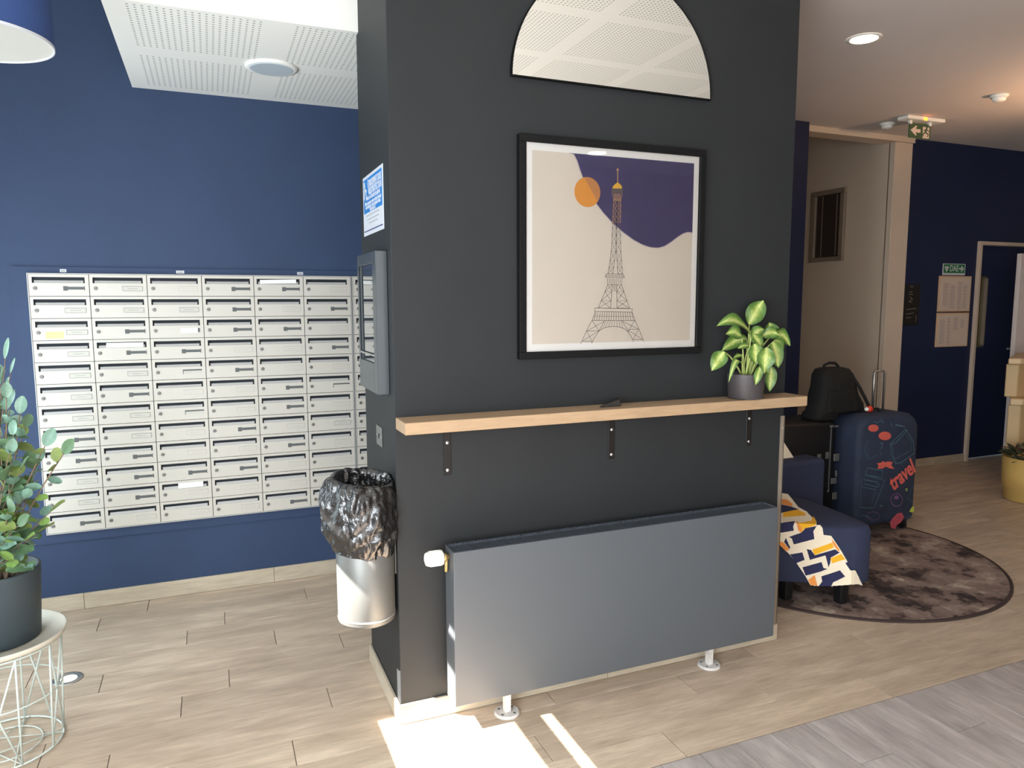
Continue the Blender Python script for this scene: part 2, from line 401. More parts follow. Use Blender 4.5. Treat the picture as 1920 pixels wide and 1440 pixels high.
# walls
struct(box('wall_back', M['navy'], -1.9, 1.75, YB, YB + 0.12, 0, HC))
struct(box('trim_5', M['navy'], -1.40, 1.2, YB - 0.012, YB - 0.0002, 0.35, 1.665))
struct(box('wall_center', M['charcoal'], 0, 1.70, 0, 0.503, 0, HC, bevel=0.002, seg=1))
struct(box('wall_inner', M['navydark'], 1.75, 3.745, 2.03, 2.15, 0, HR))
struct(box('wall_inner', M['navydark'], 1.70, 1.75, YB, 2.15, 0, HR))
struct(box('wall_corridor', M['white_wall'], 3.6, 3.745, 2.15, 5.0, 0, 3.4))
struct(box('wall_corridor', M['white_wall'], 4.78, 4.98, YR + 0.03, 5.0, 0, 3.4))
struct(box('wall_corridor', M['white_wall'], 3.6, 5.0, 5.0, 5.1, 0, 3.4))
struct(box('trim_2', M['white_wall'], 3.745, 4.985, 2.11, 2.26, 2.815, HR + 0.6))   # lintel over the corridor mouth
struct(box('trim_3', M['white_wall'], 4.78, 4.985, 2.13, 2.19, 0, 2.815, bevel=0.003, seg=1))        # pale jamb
# right back wall with doorway
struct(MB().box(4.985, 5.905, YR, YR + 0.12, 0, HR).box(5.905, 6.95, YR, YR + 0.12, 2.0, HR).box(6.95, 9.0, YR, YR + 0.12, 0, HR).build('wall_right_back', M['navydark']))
struct(box('wall_right', M['white_wall'], 9.0, 9.1, -4.4, YR + 0.12, 0, HC))
# left wall, unseen: high slots shaped to form the sun patch, two tall windows
WX0, WX1 = -2.0, -1.9
WT = -1.910
struct(MB().box(WT, WX1, -2.4, 0.088, 2.40, 2.516).box(WX0, WX1, -4.4, 0.088, 2.66, HC).box(WT, WX1, -2.4, 0.088, 2.552, 2.66).box(WX0, WX1, -4.4, -2.4, 1.90, 2.66)
       .box(WX0, WX1, -4.4, -3.4, 0, 1.90).box(WX0, WX1, -3.4, -0.6, 0, 0.15)
       .box(WX0, WX1, -3.4, -0.6, 1.87, 1.90).box(WT, WX1, -2.4, 0.088, 1.90, 1.93).box(WX0, WX1, -0.6, 0.15, 0, 1.90).box(WX0, WX1, 0.088, 0.15, 1.9, HC).box(WX0, WX1, 0.15, 1.3, 0, 0.2).box(WX0, WX1, 0.15, 1.3, 2.3, HC)
       .box(WX0, WX1, 1.3, YB + 0.12, 0, HC).build('wall_left', M['white_wall']))
struct(MB().box(WX0, WX1, -4.5, -4.4, 0, HC).build('wall_corner', M['white_wall']))
struct(MB().box(-1.9, -1.75, -4.5, -4.4, 0, HC).box(-1.75, 1.35, -4.5, -4.4, 0, 0.2).box(-1.75, 1.35, -4.5, -4.4, 2.5, HC).box(1.35, 9.1, -4.5, -4.4, 0, HC).build('wall_front', M['white_wall']))
def window(name, x, y0, y1, z0, z1, n, along='y'):
    fr = MB(); t = 0.035
    def bar(a0, a1, b0, b1):
        if along == 'y': fr.box(x - 0.03, x + 0.03, a0, a1, b0, b1)
        else: fr.box(a0, a1, x - 0.03, x + 0.03, b0, b1)
    bar(y0, y0 + t, z0, z1); bar(y1 - t, y1, z0, z1); bar(y0 + t, y1 - t, z0, z0 + t); bar(y0 + t, y1 - t, z1 - t, z1)
    for i in range(1, n):
        c = y0 + (y1 - y0) * i / n; bar(c - t / 2, c + t / 2, z0 + t, z1 - t)
    o = struct(fr.build(name, M['window_frame']))
    p = MB()
    if along == 'y': p.box(x - 0.004, x + 0.004, y0 + t, y1 - t, z0 + t, z1 - t)
    else: p.box(y0 + t, y1 - t, x - 0.004, x + 0.004, z0 + t, z1 - t)
    p.build('pane', M['white_plastic'] if along == 'f' else M['sat'], o); return o
# satin glass: sends the sky's light on but not the sun's image
def satin():
    k = NT('satin_window_glass'); tl = k.n('ShaderNodeBsdfTranslucent'); tl.inputs[0].default_value = (0.12, 0.13, 0.14, 1)
    em = k.n('ShaderNodeBsdfDiffuse'); em.inputs[0].default_value = (0.5, 0.52, 0.54, 1)
    mx = k.n('ShaderNodeMixShader'); mx.inputs[0].default_value = 0.5; k.l(tl.outputs[0], mx.inputs[1]); k.l(em.outputs[0], mx.inputs[2])
    k.l(mx.outputs[0], k.out.inputs[0]); return k.m
M['sat'] = satin()
window('window_1', -1.95, -3.4, -0.6, 0.15, 1.87, 3)
window('window_2', -1.95, 0.15, 1.3, 0.2, 2.3, 1)
window('window_3', -4.45, -1.75, 1.35, 0.2, 2.5, 3, 'x')

# skirting
def skirt(name, m, x0, x1, y0, y1, h, along, joints):
    o = struct(box(name, M['grout'], x0 + (0.002 if along == 'y' else 0), x1 - (0.002 if along == 'y' else 0), y0 + (0.002 if along == 'x' else 0), y1, 0, h - 0.003))
    js = [x0 if along == 'x' else y0] + joints + [x1 if along == 'x' else y1]
    for a, c in zip(js, js[1:]):
        if along == 'x': box('skirting_tile', m, a + 0.001, c - 0.001, y0, y1 - 0.001, 0.0015, h, o, 0.0015, 1)
        else: box('skirting_tile', m, x0, x1 - 0.001, a + 0.001, c - 0.001, 0.0015, h, o, 0.0015, 1)
    return o
skirt('baseboard_back', M['skirt'], -1.9, 1.7, YB - 0.011, YB, 0.082, 'x', [-1.2, -0.31, 0.6])
skirt('baseboard_front', M['skirt'], -0.011, 1.703, -0.011, 0.0, 0.074, 'x', [0.84])
skirt('baseboard_side', M['skirt_y'], -0.011, 0.0, 0.0005, 0.503, 0.074, 'y', [])
skirt('baseboard_right', M['skirt'], 4.99, 5.9, YR - 0.011, YR, 0.075, 'x', [5.5])
skirt('baseboard_inner', M['skirt'], 1.76, 3.745, 2.019, 2.03, 0.075, 'x', [2.7])
# pale corner guard on the right edge of the pillar
cg = struct(MB().box(1.682, 1.7025, -0.0035, 0.0, 0.074, 1.008).box(1.70, 1.7035, -0.0035, 0.03, 0.074, 1.008).build('trim_1', M['frame_bronze']))
MB().lathe((0, 0, 0), [(0.003, 0), (0.002, 0.002)], 12).build('screw', M['screw'], cg).matrix_local = Matrix.Translation((1.692, -0.0035, 0.955)) @ Matrix.Rotation(PI / 2, 4, 'X')

# doorway on the right
jm = struct(MB().box(5.895, 5.93, YR - 0.03, YR + 0.13, 0, 2.03).box(6.93, 6.965, YR - 0.03, YR + 0.13, 0, 2.03).box(5.93, 6.93, YR - 0.03, YR + 0.13, 1.997, 2.03).build('trim_4', M['jamb'], bevel=0.003, seg=1))
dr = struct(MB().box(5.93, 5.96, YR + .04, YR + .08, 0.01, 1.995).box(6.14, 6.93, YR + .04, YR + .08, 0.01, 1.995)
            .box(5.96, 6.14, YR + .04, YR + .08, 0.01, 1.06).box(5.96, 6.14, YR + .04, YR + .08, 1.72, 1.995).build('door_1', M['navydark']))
box('door_glass', M['dim_glass'], 5.96, 6.14, YR + .055, YR + .065, 1.06, 1.72, dr)
box('glazing_bead', M['frame_bronze'], 6.105, 6.12, YR + .03, YR + .055, 1.08, 1.70, dr)
box('handle', M['chrome'], 6.42, 6.54, YR + 0.0, YR + .02, 1.03, 1.05, dr, 0.005)
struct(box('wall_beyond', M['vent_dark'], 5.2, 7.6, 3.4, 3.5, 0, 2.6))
d2 = struct(box('door_2', M['white_leaf'], 6.095, 6.9, 1.88, 1.92, 0.01, 1.91, bevel=0.003))
MB().tube([(6.13, 1.88, 1.02), (6.13, 1.84, 1.02), (6.25, 1.84, 1.02)], 0.009).build('handle', M['chrome'], d2, True)

# ------------------------------------------------------------------ mailboxes
MW, MH = 0.2443, 0.10259
def door_mesh(kind):
    """returns body mesh (door face with cut slot and tilted flap)"""
    W, H = MW - 0.003, MH - 0.0024; t = 0.014
    sx0, sx1, sz1, sz0 = 0.055 * W, 0.935 * W, H * 0.875, H * 0.60
    b = MB()
    b.box(0, W, 0, t, 0, sz0).box(0, W, 0, t, sz1, H).box(0, sx0, 0, t, sz0, sz1).box(sx1, W, 0, t, sz0, sz1)
    me = bpy.data.meshes.new('mailbox_door'); me.from_pydata(b.v, [], b.f); me.materials.append(M['mail'])
    return me
dm = door_mesh(0)
def simple(name, b, m):
    me = bpy.data.meshes.new(name); me.from_pydata(b.v, [], b.f); me.materials.append(m)
    bm = bmesh.new(); bm.from_mesh(me); bmesh.ops.recalc_face_normals(bm, faces=bm.faces); bm.to_mesh(me); bm.free(); return me
W_, H_ = MW - 0.003, MH - 0.0024
fb = MB(); fx0, fx1 = 0.085 * W_, 0.905 * W_
fb.loft([[(fx0, 0.003, H_ * 0.60), (fx1, 0.003, H_ * 0.60), (fx1, 0.006, H_ * 0.60), (fx0, 0.006, H_ * 0.60)],
         [(fx0, 0.008, H_ * 0.725), (fx1, 0.008, H_ * 0.725), (fx1, 0.011, H_ * 0.725), (fx0, 0.011, H_ * 0.725)]])
flap_me = simple('slot_flap', fb, M['mail_flap'])
lb = MB(); lb.loft([[(0.024 + r * math.cos(a * PI / 8), y, 0.036 + r * math.sin(a * PI / 8)) for a in range(16)] for r, y in ((0.0085, 0.0), (0.0085, -0.003), (0.006, -0.0045))])
lock_me = simple('lock', lb, mat('dull_lock_steel', (128, 126, 122), 0.45, 0.5))
kb = MB().box(0.0195, 0.0285, -0.0052, -0.0044, 0.0350, 0.0370); key_me = simple('keyhole', kb, M['dark'])
kb = MB().box(0.0195, 0.0285, -0.0052, -0.0044, 0.0350, 0.0370)
PX0, PX1, PZ0, PZ1 = 0.565 * W_, 0.930 * W_, 0.024, 0.047
def plate(kind):
    b = MB(); mats = []
    if kind == 'card':      # outlined card with a faint line of print
        t = 0.0013
        me = bpy.data.meshes.new('name_plate')
        b.box(PX0, PX1, -0.0012, 0, PZ0, PZ1); nf = len(b.f)
        b.box(PX0 + t, PX1 - t, -0.0016, -0.0012, PZ0 + t, PZ1 - t); n2 = len(b.f)
        b.box(PX0 + 0.022, PX1 - 0.022, -0.0018, -0.0016, 0.0345, 0.0362)
        me.from_pydata(b.v, [], b.f); mats = [M['plate_line'], M['plate_card'], M['ink']]
        idx = [0] * nf + [1] * (n2 - nf) + [2] * (len(b.f) - n2)
    elif kind == 'pale':
        b.box(PX0, PX1, -0.0010, 0, PZ0, PZ1); nf = len(b.f)
        b.box(PX0 + 0.0008, PX1 - 0.0008, -0.0014, -0.001, PZ0 + 0.0008, PZ1 - 0.0008); n2 = len(b.f)
        b.box(PX0 + 0.015, PX1 - 0.02, -0.0016, -0.0014, 0.0350, 0.0356)
        me = bpy.data.meshes.new('name_plate'); me.from_pydata(b.v, [], b.f); mats = [M['ink'], M['mail'], M['ink']]
        idx = [0] * nf + [1] * (n2 - nf) + [2] * (len(b.f) - n2)
    elif kind == 'grey':    # empty holder: grey bar with a thick left end
        b.box(PX0, PX0 + 0.019, -0.0012, 0, PZ0 + 0.001, PZ1 - 0.001).box(PX0 + 0.019, PX1 - 0.003, -0.0012, 0, PZ0 + 0.006, PZ1 - 0.004).box(PX1 - 0.003, PX1, -0.0012, 0, PZ0 + 0.002, PZ1 - 0.001)
        me = bpy.data.meshes.new('name_plate'); me.from_pydata(b.v, [], b.f); mats = [M['plate_grey']]; idx = [0] * len(b.f)
    elif kind == 'half':    # card slipped down: dark strip over it
        b.box(PX0, PX1, -0.0010, 0, PZ1 - 0.007, PZ1).box(PX0, PX0 + 0.003, -0.0010, 0, PZ0, PZ1 - 0.007); nf = len(b.f)
        b.box(PX0 + 0.003, PX1, -0.0012, 0, PZ0 + 0.002, PZ1 - 0.007)
        me = bpy.data.meshes.new('name_plate'); me.from_pydata(b.v, [], b.f); mats = [M['plate_grey'], M['plate_card']]; idx = [0] * nf + [1] * (len(b.f) - nf)
    else:                   # plate with its glare painted in as white
        b.box(PX0, PX1 - 0.01, -0.0012, 0, PZ0, PZ1); nf = len(b.f); b.box(PX1 - 0.01, PX1, -0.0012, 0, PZ0 + 0.003, PZ1)
        me = bpy.data.meshes.new('name_plate'); me.from_pydata(b.v, [], b.f); mats = [M['envelope'], M['plate_grey']]; idx = [0] * nf + [1] * (len(b.f) - nf)
    for m in mats: me.materials.append(m)
    me.polygons.foreach_set('material_index', idx); return me
PLM = {k: plate(k) for k in ('card', 'pale', 'grey', 'half', 'white')}
MX, MZ, MF = -1.3292, 1.6318, 1.544
KIND = ['gcccccc', 'cccgccp', ]
# rows top to bottom, six columns: g grey holder, c outlined card, p pale card, h slipped card, w plate with painted glare
ROWS = ['gcpggp', 'cccgpg', 'cgwggp', 'cggppg', 'cchgpp', 'cgpphg'[:3] + 'pgh', 'cchpgp', 'gcpgpc', 'ggppgp', 'cggppp'[:3] + 'gpp', 'cgpppp', 'gppp' + 'gp']
CODE = {'g': 'grey', 'c': 'card', 'p': 'pale', 'h': 'half', 'w': 'white'}
def obj_at(name, me, parent, loc):
    o = bpy.data.objects.new(name, me); COL.objects.link(o); o.parent = parent; o.location = loc; return o
def bank(x0, ncol, rows, label):
    t = thing('mailbox_bank', label, 'mailboxes', (x0, YB - 0.012, MZ - 12 * MH))
    g = 0.004
    c = MB().box(x0 - g, x0 + ncol * MW + g, YB - 0.014, YB - 0.0125, MZ - 12 * MH - g, MZ + g)
    c.box(x0 - g, x0, MF - 0.002, YB - 0.014, MZ - 12 * MH - g, MZ + g).box(x0 + ncol * MW, x0 + ncol * MW + g, MF - 0.002, YB - 0.014, MZ - 12 * MH - g, MZ + g)
    c.box(x0, x0 + ncol * MW, MF - 0.002, YB - 0.014, MZ, MZ + g).box(x0, x0 + ncol * MW, MF - 0.002, YB - 0.014, MZ - 12 * MH - g, MZ - 12 * MH)
    c.build('casing', M['mail_flap'], t)
    MB().box(x0, x0 + ncol * MW, MF + 0.0145, YB - 0.0145, MZ - 12 * MH, MZ).build('shade_backing', M['dark'], t)  # dark sheet behind the doors, shade of the boxes put into its colour
    for r in range(12):
        for k in range(ncol):
            loc = Vector((x0 + k * MW + 0.0015, MF, MZ - (r + 1) * MH + 0.0012)) - t.location
            d = obj_at('mailbox_door', dm, t, loc)
            obj_at('slot_flap', flap_me, d, (0, 0, 0)); obj_at('lock', lock_me, d, (0, 0, 0)); obj_at('keyhole', key_me, d, (0, 0, 0))
            kd = rows[r][k % len(rows[r])]
            if ncol == 6 or k: obj_at('name_plate', PLM[CODE[kd]], d, (0, 0, 0))
            if (r, k) == (2, 0) and ncol == 6: box('yellow_tape', M['yellow_note'], 0.052, 0.125, -0.0008, 0, 0.008, 0.040, d, local=True)
    return t
bank(MX, 6, ROWS, 'large white bank of mailboxes in six columns on the blue back wall')
bank(MX + 6 * MW + 0.012, 2, ['ap'] * 12, 'narrow white bank of mailboxes running on behind the charcoal pillar')
def mail_at(r, c, f0, f1, lift, tilt, label):
    x0 = MX + c * MW + 0.0015; z = MZ - (r + 1) * MH + 0.0012 + H_ * 0.66
    b = MB().loft([[(x0 + f0 * W_, MF - 0.004, z - 0.004), (x0 + f1 * W_, MF - 0.004, z - 0.004 + tilt), (x0 + f1 * W_, MF - 0.0025, z - 0.004 + tilt), (x0 + f0 * W_, MF - 0.0025, z - 0.004)],
                   [(x0 + f0 * W_, MF + 0.0022, z + lift), (x0 + f1 * W_, MF + 0.0022, z + lift + tilt), (x0 + f1 * W_, MF + 0.0037, z + lift + tilt), (x0 + f0 * W_, MF + 0.0037, z + lift)]])
    tag(b.build('envelope', M['envelope']), label, 'letter', 'letters left in mailbox slots')
mail_at(0, 4, 0.12, 0.86, 0.016, 0.004, 'white letter sticking out of a top row mailbox slot, fifth column')
mail_at(3, 1, 0.22, 0.88, 0.018, 0.0, 'white letter wedged in the slot of the fourth box down, second column')
mail_at(10, 2, 0.36, 0.84, 0.022, 0.001, 'white letter filling the slot of a lower mailbox in the third column')
for i, (px, w_) in enumerate(((-1.189, .026), (-.691, .036), (-.12, .030))):
    t = thing('number_tag', ['small white tag above the first column of mailboxes', 'small white tag above the third column of mailboxes', 'small white tag above the sixth column of mailboxes'][i], 'tag', (px, YB - 0.012, 1.647), group='white tags over the mailboxes')
    box('tag_card', M['sign_white'], px - w_ / 2, px + w_ / 2, YB - 0.0135, YB - 0.012, 1.641, 1.655, t)
    box('tag_print', M['ink'], px - w_ / 3, px + w_ / 3, YB - 0.0139, YB - 0.0135, 1.6455, 1.6495, t)

# ------------------------------------------------------------------ alcove ceiling lamp and pendant
cl = thing('ceiling_light', 'round unlit ceiling light set in the perforated alcove ceiling', 'ceiling light', (-0.27, 1.012, 2.51))
MB().lathe((-0.27, 1.012, 2.50), [(0.108, 0.012), (0.110, 0.003), (0.096, 0.0)], 40).build('rim', M['ceil_white'], cl, True)
MB().lathe((-0.27, 1.012, 2.4975), [(0.094, 0.004), (0.086, 0.0)], 40).build('lens', M['lens'], cl)
pc = (-1.13, 0.02)
pn = thing('pendant_lamp', 'navy drum pendant lamp with white underside hanging at top left', 'lamp', (pc[0], pc[1], 2.2))
MB().lathe((pc[0], pc[1], 2.2), [(0.2, 0.28), (0.2, 0), (0.197, 0), (0.197, 0.28), ], 64, cap=False).build('lamp_shade', M['lamp_outside'], pn, True)
MB().lathe((pc[0], pc[1], 2.203), [(0.1965, 0), (0.1965, 0.004)], 64).build('diffuser', M['lamp_inside'], pn)
MB().lathe((pc[0], pc[1], 2.2), [(0.2006, 0.006), (0.2006, -0.001), (0.1965, -0.001), (0.1965, 0.003)], 64, cap=False).build('hem', M['sign_white'], pn, True)
MB().tube([(pc[0], pc[1], 2.21), (pc[0], pc[1], HC)], 0.004).lathe((pc[0], pc[1], HC - 0.03), [(0.02, 0), (0.05, 0.03)], 24).build('cord', M['black_metal'], pn)

# ------------------------------------------------------------------ pillar front: mirror, poster, shelf, radiator
mx, mz, mr = 0.845, 2.27, 0.4175
def half(r, y0, y1, z=0):
    return [(mx + r * math.cos(PI * i / 64), mz + z + r * math.sin(PI * i / 64)) for i in range(65)]
t = thing('half_round_mirror', 'half-round wall mirror in thin black frame above the poster', 'mirror', (mx, 0, mz))
b = MB(); o_ = half(mr, 0, 0); i_ = [(mx + (mr - 0.004) * math.cos(PI * i / 64), mz + 0.004 + (mr - 0.008) * math.sin(PI * i / 64)) for i in range(65)]
b.loft([[(p[0], -0.0005, p[1]) for p in o_], [(p[0], -0.017, p[1]) for p in o_], [(p[0], -0.017, p[1]) for p in i_], [(p[0], -0.014, p[1]) for p in i_]], cap=False)
b.build('frame', M['black_frame'], t)
MB().prism(i_, 1, -0.001, -0.015).build('glass', M['mirror'], t)

FX0, FX1, FZ0, FZ1 = 0.452, 1.238, 1.293, 2.079
t = thing('framed_poster', 'black-framed poster of a line-drawn iron tower under a navy sky', 'picture', ((FX0 + FX1) / 2, 0, FZ0))
fw = 0.026
fr = MB().box(FX0, FX1, -0.03, -0.0005, FZ0, FZ0 + fw).box(FX0, FX1, -0.03, -0.0005, FZ1 - fw, FZ1).box(FX0, FX0 + fw, -0.03, -0.0005, FZ0 + fw, FZ1 - fw).box(FX1 - fw, FX1, -0.03, -0.0005, FZ0 + fw, FZ1 - fw)
fr.build('frame', M['black_frame'], t, bevel=0.0015, seg=1)
mb_ = box('mount', M['matboard'], FX0 + fw, FX1 - fw, -0.018, -0.001, FZ0 + fw, FZ1 - fw, t)
AX0, AX1, AZ0, AZ1 = 0.504, 1.188, 1.346, 2.027
box('print', M['paper'], AX0, AX1, -0.0185, -0.018, AZ0, AZ1, mb_)
YP = -0.0189
def cv(u, v):   # crop pixels of the poster detail -> plane of the print
    p = at(940 + u / 2.0571, v / 2.0571, 1, YP); return (p.x, p.z)
sky = [(262, 588), (280, 596), (292, 620), (303, 655), (316, 690), (335, 730), (360, 778), (392, 820), (430, 862), (470, 897), (510, 926), (545, 945), (575, 955), (605, 957), (630, 950), (655, 934), (680, 915), (700, 902), (718, 896), (733, 897), (745, 900)]
pts = [cv(*p) for p in sky]
pts = [(min(p[0], AX1), p[1]) for p in pts]
pts[0] = (pts[0][0], AZ1); pts[-1] = (AX1, pts[-1][1]); pts.append((AX1, AZ1))
def flat(poly, y, th=0.0002): return MB().loft([[(p[0], y, p[1]) for p in poly], [(p[0], y + th, p[1]) for p in poly]])
flat(pts, YP).build('sky_print', M['art_navy'], mb_)
b = MB()
for p, q in zip(pts[:-2], pts[1:-1]): b.line(p, q, YP - 0.0002, 0.003)
b.build('edge_print', mat('printed_edge', (186, 170, 178), 0.8), mb_)
c0 = cv(332, 741); rx, rz = 0.0485, 0.0485
rr_ = (cv(382, 741)[0] - cv(282, 741)[0]) / 2; rv = (cv(332, 683)[1] - cv(332, 799)[1]) / 2
circ = [(c0[0] + rr_ * math.cos(2 * PI * i / 48), c0[1] + rv * math.sin(2 * PI * i / 48)) for i in range(48)]
flat(circ, YP - 0.0003).build('sun_print', M['art_orange'], mb_)
A_, B_ = cv(316, 688), cv(372, 788)   # darker part where the disc crosses the sky
def side(p): return (B_[0] - A_[0]) * (p[1] - A_[1]) - (B_[1] - A_[1]) * (p[0] - A_[0])
flat([p for p in circ if side(p) > 0], YP - 0.0005).build('sun_overlap_print', M['art_orange2'], mb_)
def tv(u, v):
    p = at(1060 + u / 3.79, 280 + v / 3.79, 1, YP); return (p.x, p.z)
bl, bg, bd = MB(), MB(), MB(); YL = YP - 0.0006
def L(b, pts_, w=0.0011):
    w = w * 1.25
    for p, q in zip(pts_, pts_[1:]): b.line(tv(*p), tv(*q), YL, w)
L(bg, [(371, 150), (371, 235)], 0.0026)
flat([tv(365, 140), tv(371, 134), (tv(378, 140)), tv(378, 150), tv(371, 155), tv(365, 150)], YL - 0.0002).build('finial_print', M['art_goldline'], mb_)
flat([tv(*p) for p in [(334, 278), (338, 262), (352, 248), (371, 234), (388, 248), (400, 262), (402, 278)]], YL - 0.0003).build('dome_print', M['art_gold'], mb_)
flat([tv(*p) for p in [(328, 278), (408, 280), (404, 312), (334, 310)]], YL - 0.0002).build('gallery_print', M['art_line'], mb_)
L(bg, [(328, 278), (408, 281)]); L(bg, [(332, 295), (406, 297)]); L(bg, [(331, 290), (336, 330), (345, 360)]); L(bg, [(406, 292), (402, 330), (392, 362)])
for i in range(7): L(bg, [(346 + i * 7.5, 314), (348 + i * 7, 360)], 0.0012)
L(bg, [(343, 360), (394, 362)], 0.002)
# upper shaft: lattice in gold over the sky, dark below
def xs(v):   # half edges of the shaft at crop height v
    T = [(360, 343, 394), (540, 334, 392), (700, 328, 394), (800, 316, 400), (885, 302, 407)]
    for (a, l0, r0), (c, l1, r1) in zip(T, T[1:]):
        if v <= c: f = (v - a) / (c - a); return l0 + (l1 - l0) * f, r0 + (r1 - r0) * f
    return T[-1][1:]
vs_ = [360, 400, 440, 480, 520, 560, 610, 665, 725, 790, 840, 885]
for a, c in zip(vs_, vs_[1:]):
    b = bg if c <= 520 else bl
    l0, r0 = xs(a); l1, r1 = xs(c); m0, m1 = (l0 + r0) / 2, (l1 + r1) / 2
    g0, g1 = (0, 0) if a < 700 else ((a - 700) * 0.09, (c - 700) * 0.09)
    L(b, [(l0, a), (l1, c)]); L(b, [(r0, a), (r1, c)]); L(b, [(m0 - g0, a), (m1 - g1, c)]); L(b, [(m0 + g0, a), (m1 + g1, c)])
    for p, q in (((l0, a), (m1 - g1, c)), ((m0 - g0, a), (l1, c)), ((m0 + g0, a), (r1, c)), ((r0, a), (m1 + g1, c))): L(b, [p, q], 0.0009)
    L(b, [(l1, c), (m1 - g1, c)], 0.0007); L(b, [(m1 + g1, c), (r1, c)], 0.0007)
# second deck
for a, c in (((290, 885), (412, 888)), ((282, 908), (420, 912)), ((290, 885), (282, 908)), ((412, 888), (420, 912)), ((286, 898), (416, 901))): L(bl, [a, c], 0.0013)
for i in range(9): L(bl, [(300 + i * 13, 916), (299 + i * 12.5, 958)])
L(bl, [(298, 960), (402, 962)], 0.0008)
def leg2(v, s):   # outer, inner edges between decks
    f = (v - 960) / 170
    return (302 - 70 * f, 333 - 12 * f) if s < 0 else (398 + 58 * f, 364 + 3 * f)
vv = [960, 1012, 1076, 1128]
for a, c in zip(vv, vv[1:]):
    for s in (-1, 1):
        o0, i0 = leg2(a, s); o1, i1 = leg2(c, s)
        L(bl, [(o0, a), (o1, c)], 0.0013); L(bl, [(i0, a), (i1, c)], 0.0013); L(bl, [(o0, a), (i1, c)]); L(bl, [(i0, a), (o1, c)]); L(bl, [(o1, c), (i1, c)], 0.0007)
for i in range(4): L(bl, [(340 + i * 6, 962), (340 + i * 6, 1010)], 0.0007)
# first deck
for a, c in (((210, 1128), (476, 1133)), ((206, 1152), (472, 1157)), ((210, 1128), (206, 1152)), ((476, 1133), (472, 1157)), ((190, 1216), (494, 1216)), ((212, 1155), (190, 1216)), ((474, 1158), (496, 1214))): L(bl, [a, c], 0.0013)
for i in range(17): L(bl, [(216 + i * 16, 1158), (204 + i * 17.4, 1212)], 0.0012)
L(bl, [(204, 1186), (482, 1188)], 0.0008)
L(bl, [(188, 1216), (150, 1290), (108, 1382)], 0.0013); L(bl, [(494, 1212), (524, 1280), (556, 1364)], 0.0013)
arch = [(184, 1382), (206, 1340), (240, 1290), (268, 1272), (300, 1262), (344, 1258), (384, 1262), (420, 1276), (444, 1296), (470, 1334), (484, 1368)]
L(bl, arch, 0.0013)
L(bl, [(280, 1216), (238, 1290)], 0.0013); L(bl, [(402, 1216), (448, 1298)], 0.0013)
for i in range(8): L(bl, [(290 + i * 15, 1218), (262 + i * 21 , 1272 - 12 * math.sin(i / 7 * PI))], 0.0009)
for a in (((190, 1218), (238, 1288)), ((278, 1220), (152, 1292)), ((152, 1292), (190, 1365)), ((238, 1290), (120, 1362)), ((150, 1292), (238, 1290)), ((120, 1362), (190, 1365)),
          ((404, 1220), (520, 1278)), ((492, 1216), (446, 1296)), ((446, 1284), (548, 1352)), ((520, 1278), (480, 1352)), ((448, 1280), (520, 1278)), ((482, 1352), (548, 1352))): L(bl, list(a), 0.0011)
bl.build('tower_print', M['art_line'], mb_); bg.build('tower_top_print', M['art_goldline'], mb_)
box('glass', M['glass'], FX0 + fw, FX1 - fw, -0.0235, -0.0222, FZ0 + fw, FZ1 - fw, t)

# shelf and brackets
t = thing('wall_shelf', 'long pale beech wall shelf across the charcoal pillar', 'shelf', (0.85, 0, 1.068))
box('board', M['beech'], 0.003, 1.70, -0.13, -0.0005, 1.068, 1.108, t, 0.0015, 1)
for k, (bx, z1) in enumerate(((0.184, 0.892), (0.846, 0.892), (1.51, 0.892))):
    br = MB().box(bx - 0.0135, bx + 0.0135, -0.005, -0.0005, z1, 1.0675).box(bx - 0.0135, bx + 0.0135, -0.115, -0.005, 1.062, 1.0675).build('bracket', M['black_metal'], t, bevel=0.001, seg=1)
    for z in (z1 + 0.018, z1 + 0.122 - 0.006):
        s = MB().lathe((0, 0, 0), [(0.006, 0), (0.0055, 0.002), (0.002, 0.0035)], 12).build('screw', M['screw'], br, local=True)
        s.matrix_local = Matrix.Translation(Vector((bx, -0.005, z)) - t.location) @ Matrix.Rotation(PI / 2, 4, 'X')
# black wedge on the shelf
p = [at(1122, 760, 2, 1.1085), at(1162, 757.5, 2, 1.1085), at(1168, 750, 2, 1.1085), at(1134, 754, 2, 1.1085)]
top = [Vector((0.752, -0.075, 1.113)), Vector((0.838, -0.073, 1.135)), Vector((0.862, -0.025, 1.137)), Vector((0.80, -0.035, 1.113))]
base_ = [Vector((0.748, -0.08, 1.1085)), Vector((0.842, -0.078, 1.1085)), Vector((0.872, -0.02, 1.1085)), Vector((0.795, -0.03, 1.1085))]
tag(MB().loft([base_, top]).build('door_wedge', mat('black_rubber', (40, 36, 34), 0.5), bevel=0.002), 'small black wedge lying on the middle of the wall shelf', 'wedge')

# radiator
RX0, RX1, RZ0, RZ1 = 0.159, 1.561, 0.100, 0.655
t = thing('radiator', 'long flat anthracite panel radiator on white feet under the shelf', 'radiator', (0.86, -0.09, 0))
box('front_panel', M['radiator'], RX0, RX1, -0.139, -0.130, RZ0, RZ1, t, 0.003)
MB().box(RX0, RX0 + 0.004, -0.130, -0.047, RZ0 + 0.004, RZ1).build('side_panel', M['radiator'], t)
MB().box(RX1 - 0.004, RX1, -0.130, -0.047, RZ0 + 0.004, RZ1).build('side_panel', M['radiator'], t)
box('rear_panel', M['radiator'], RX0 + 0.004, RX1 - 0.004, -0.056, -0.047, RZ0 + 0.01, RZ1 - 0.004, t)
gr = MB(); n = 150
gr.box(RX0 + 0.004, RX1 - 0.004, -0.129, -0.122, RZ1 - 0.012, RZ1 - 0.003).box(RX0 + 0.004, RX1 - 0.004, -0.062, -0.055, RZ1 - 0.012, RZ1 - 0.001)
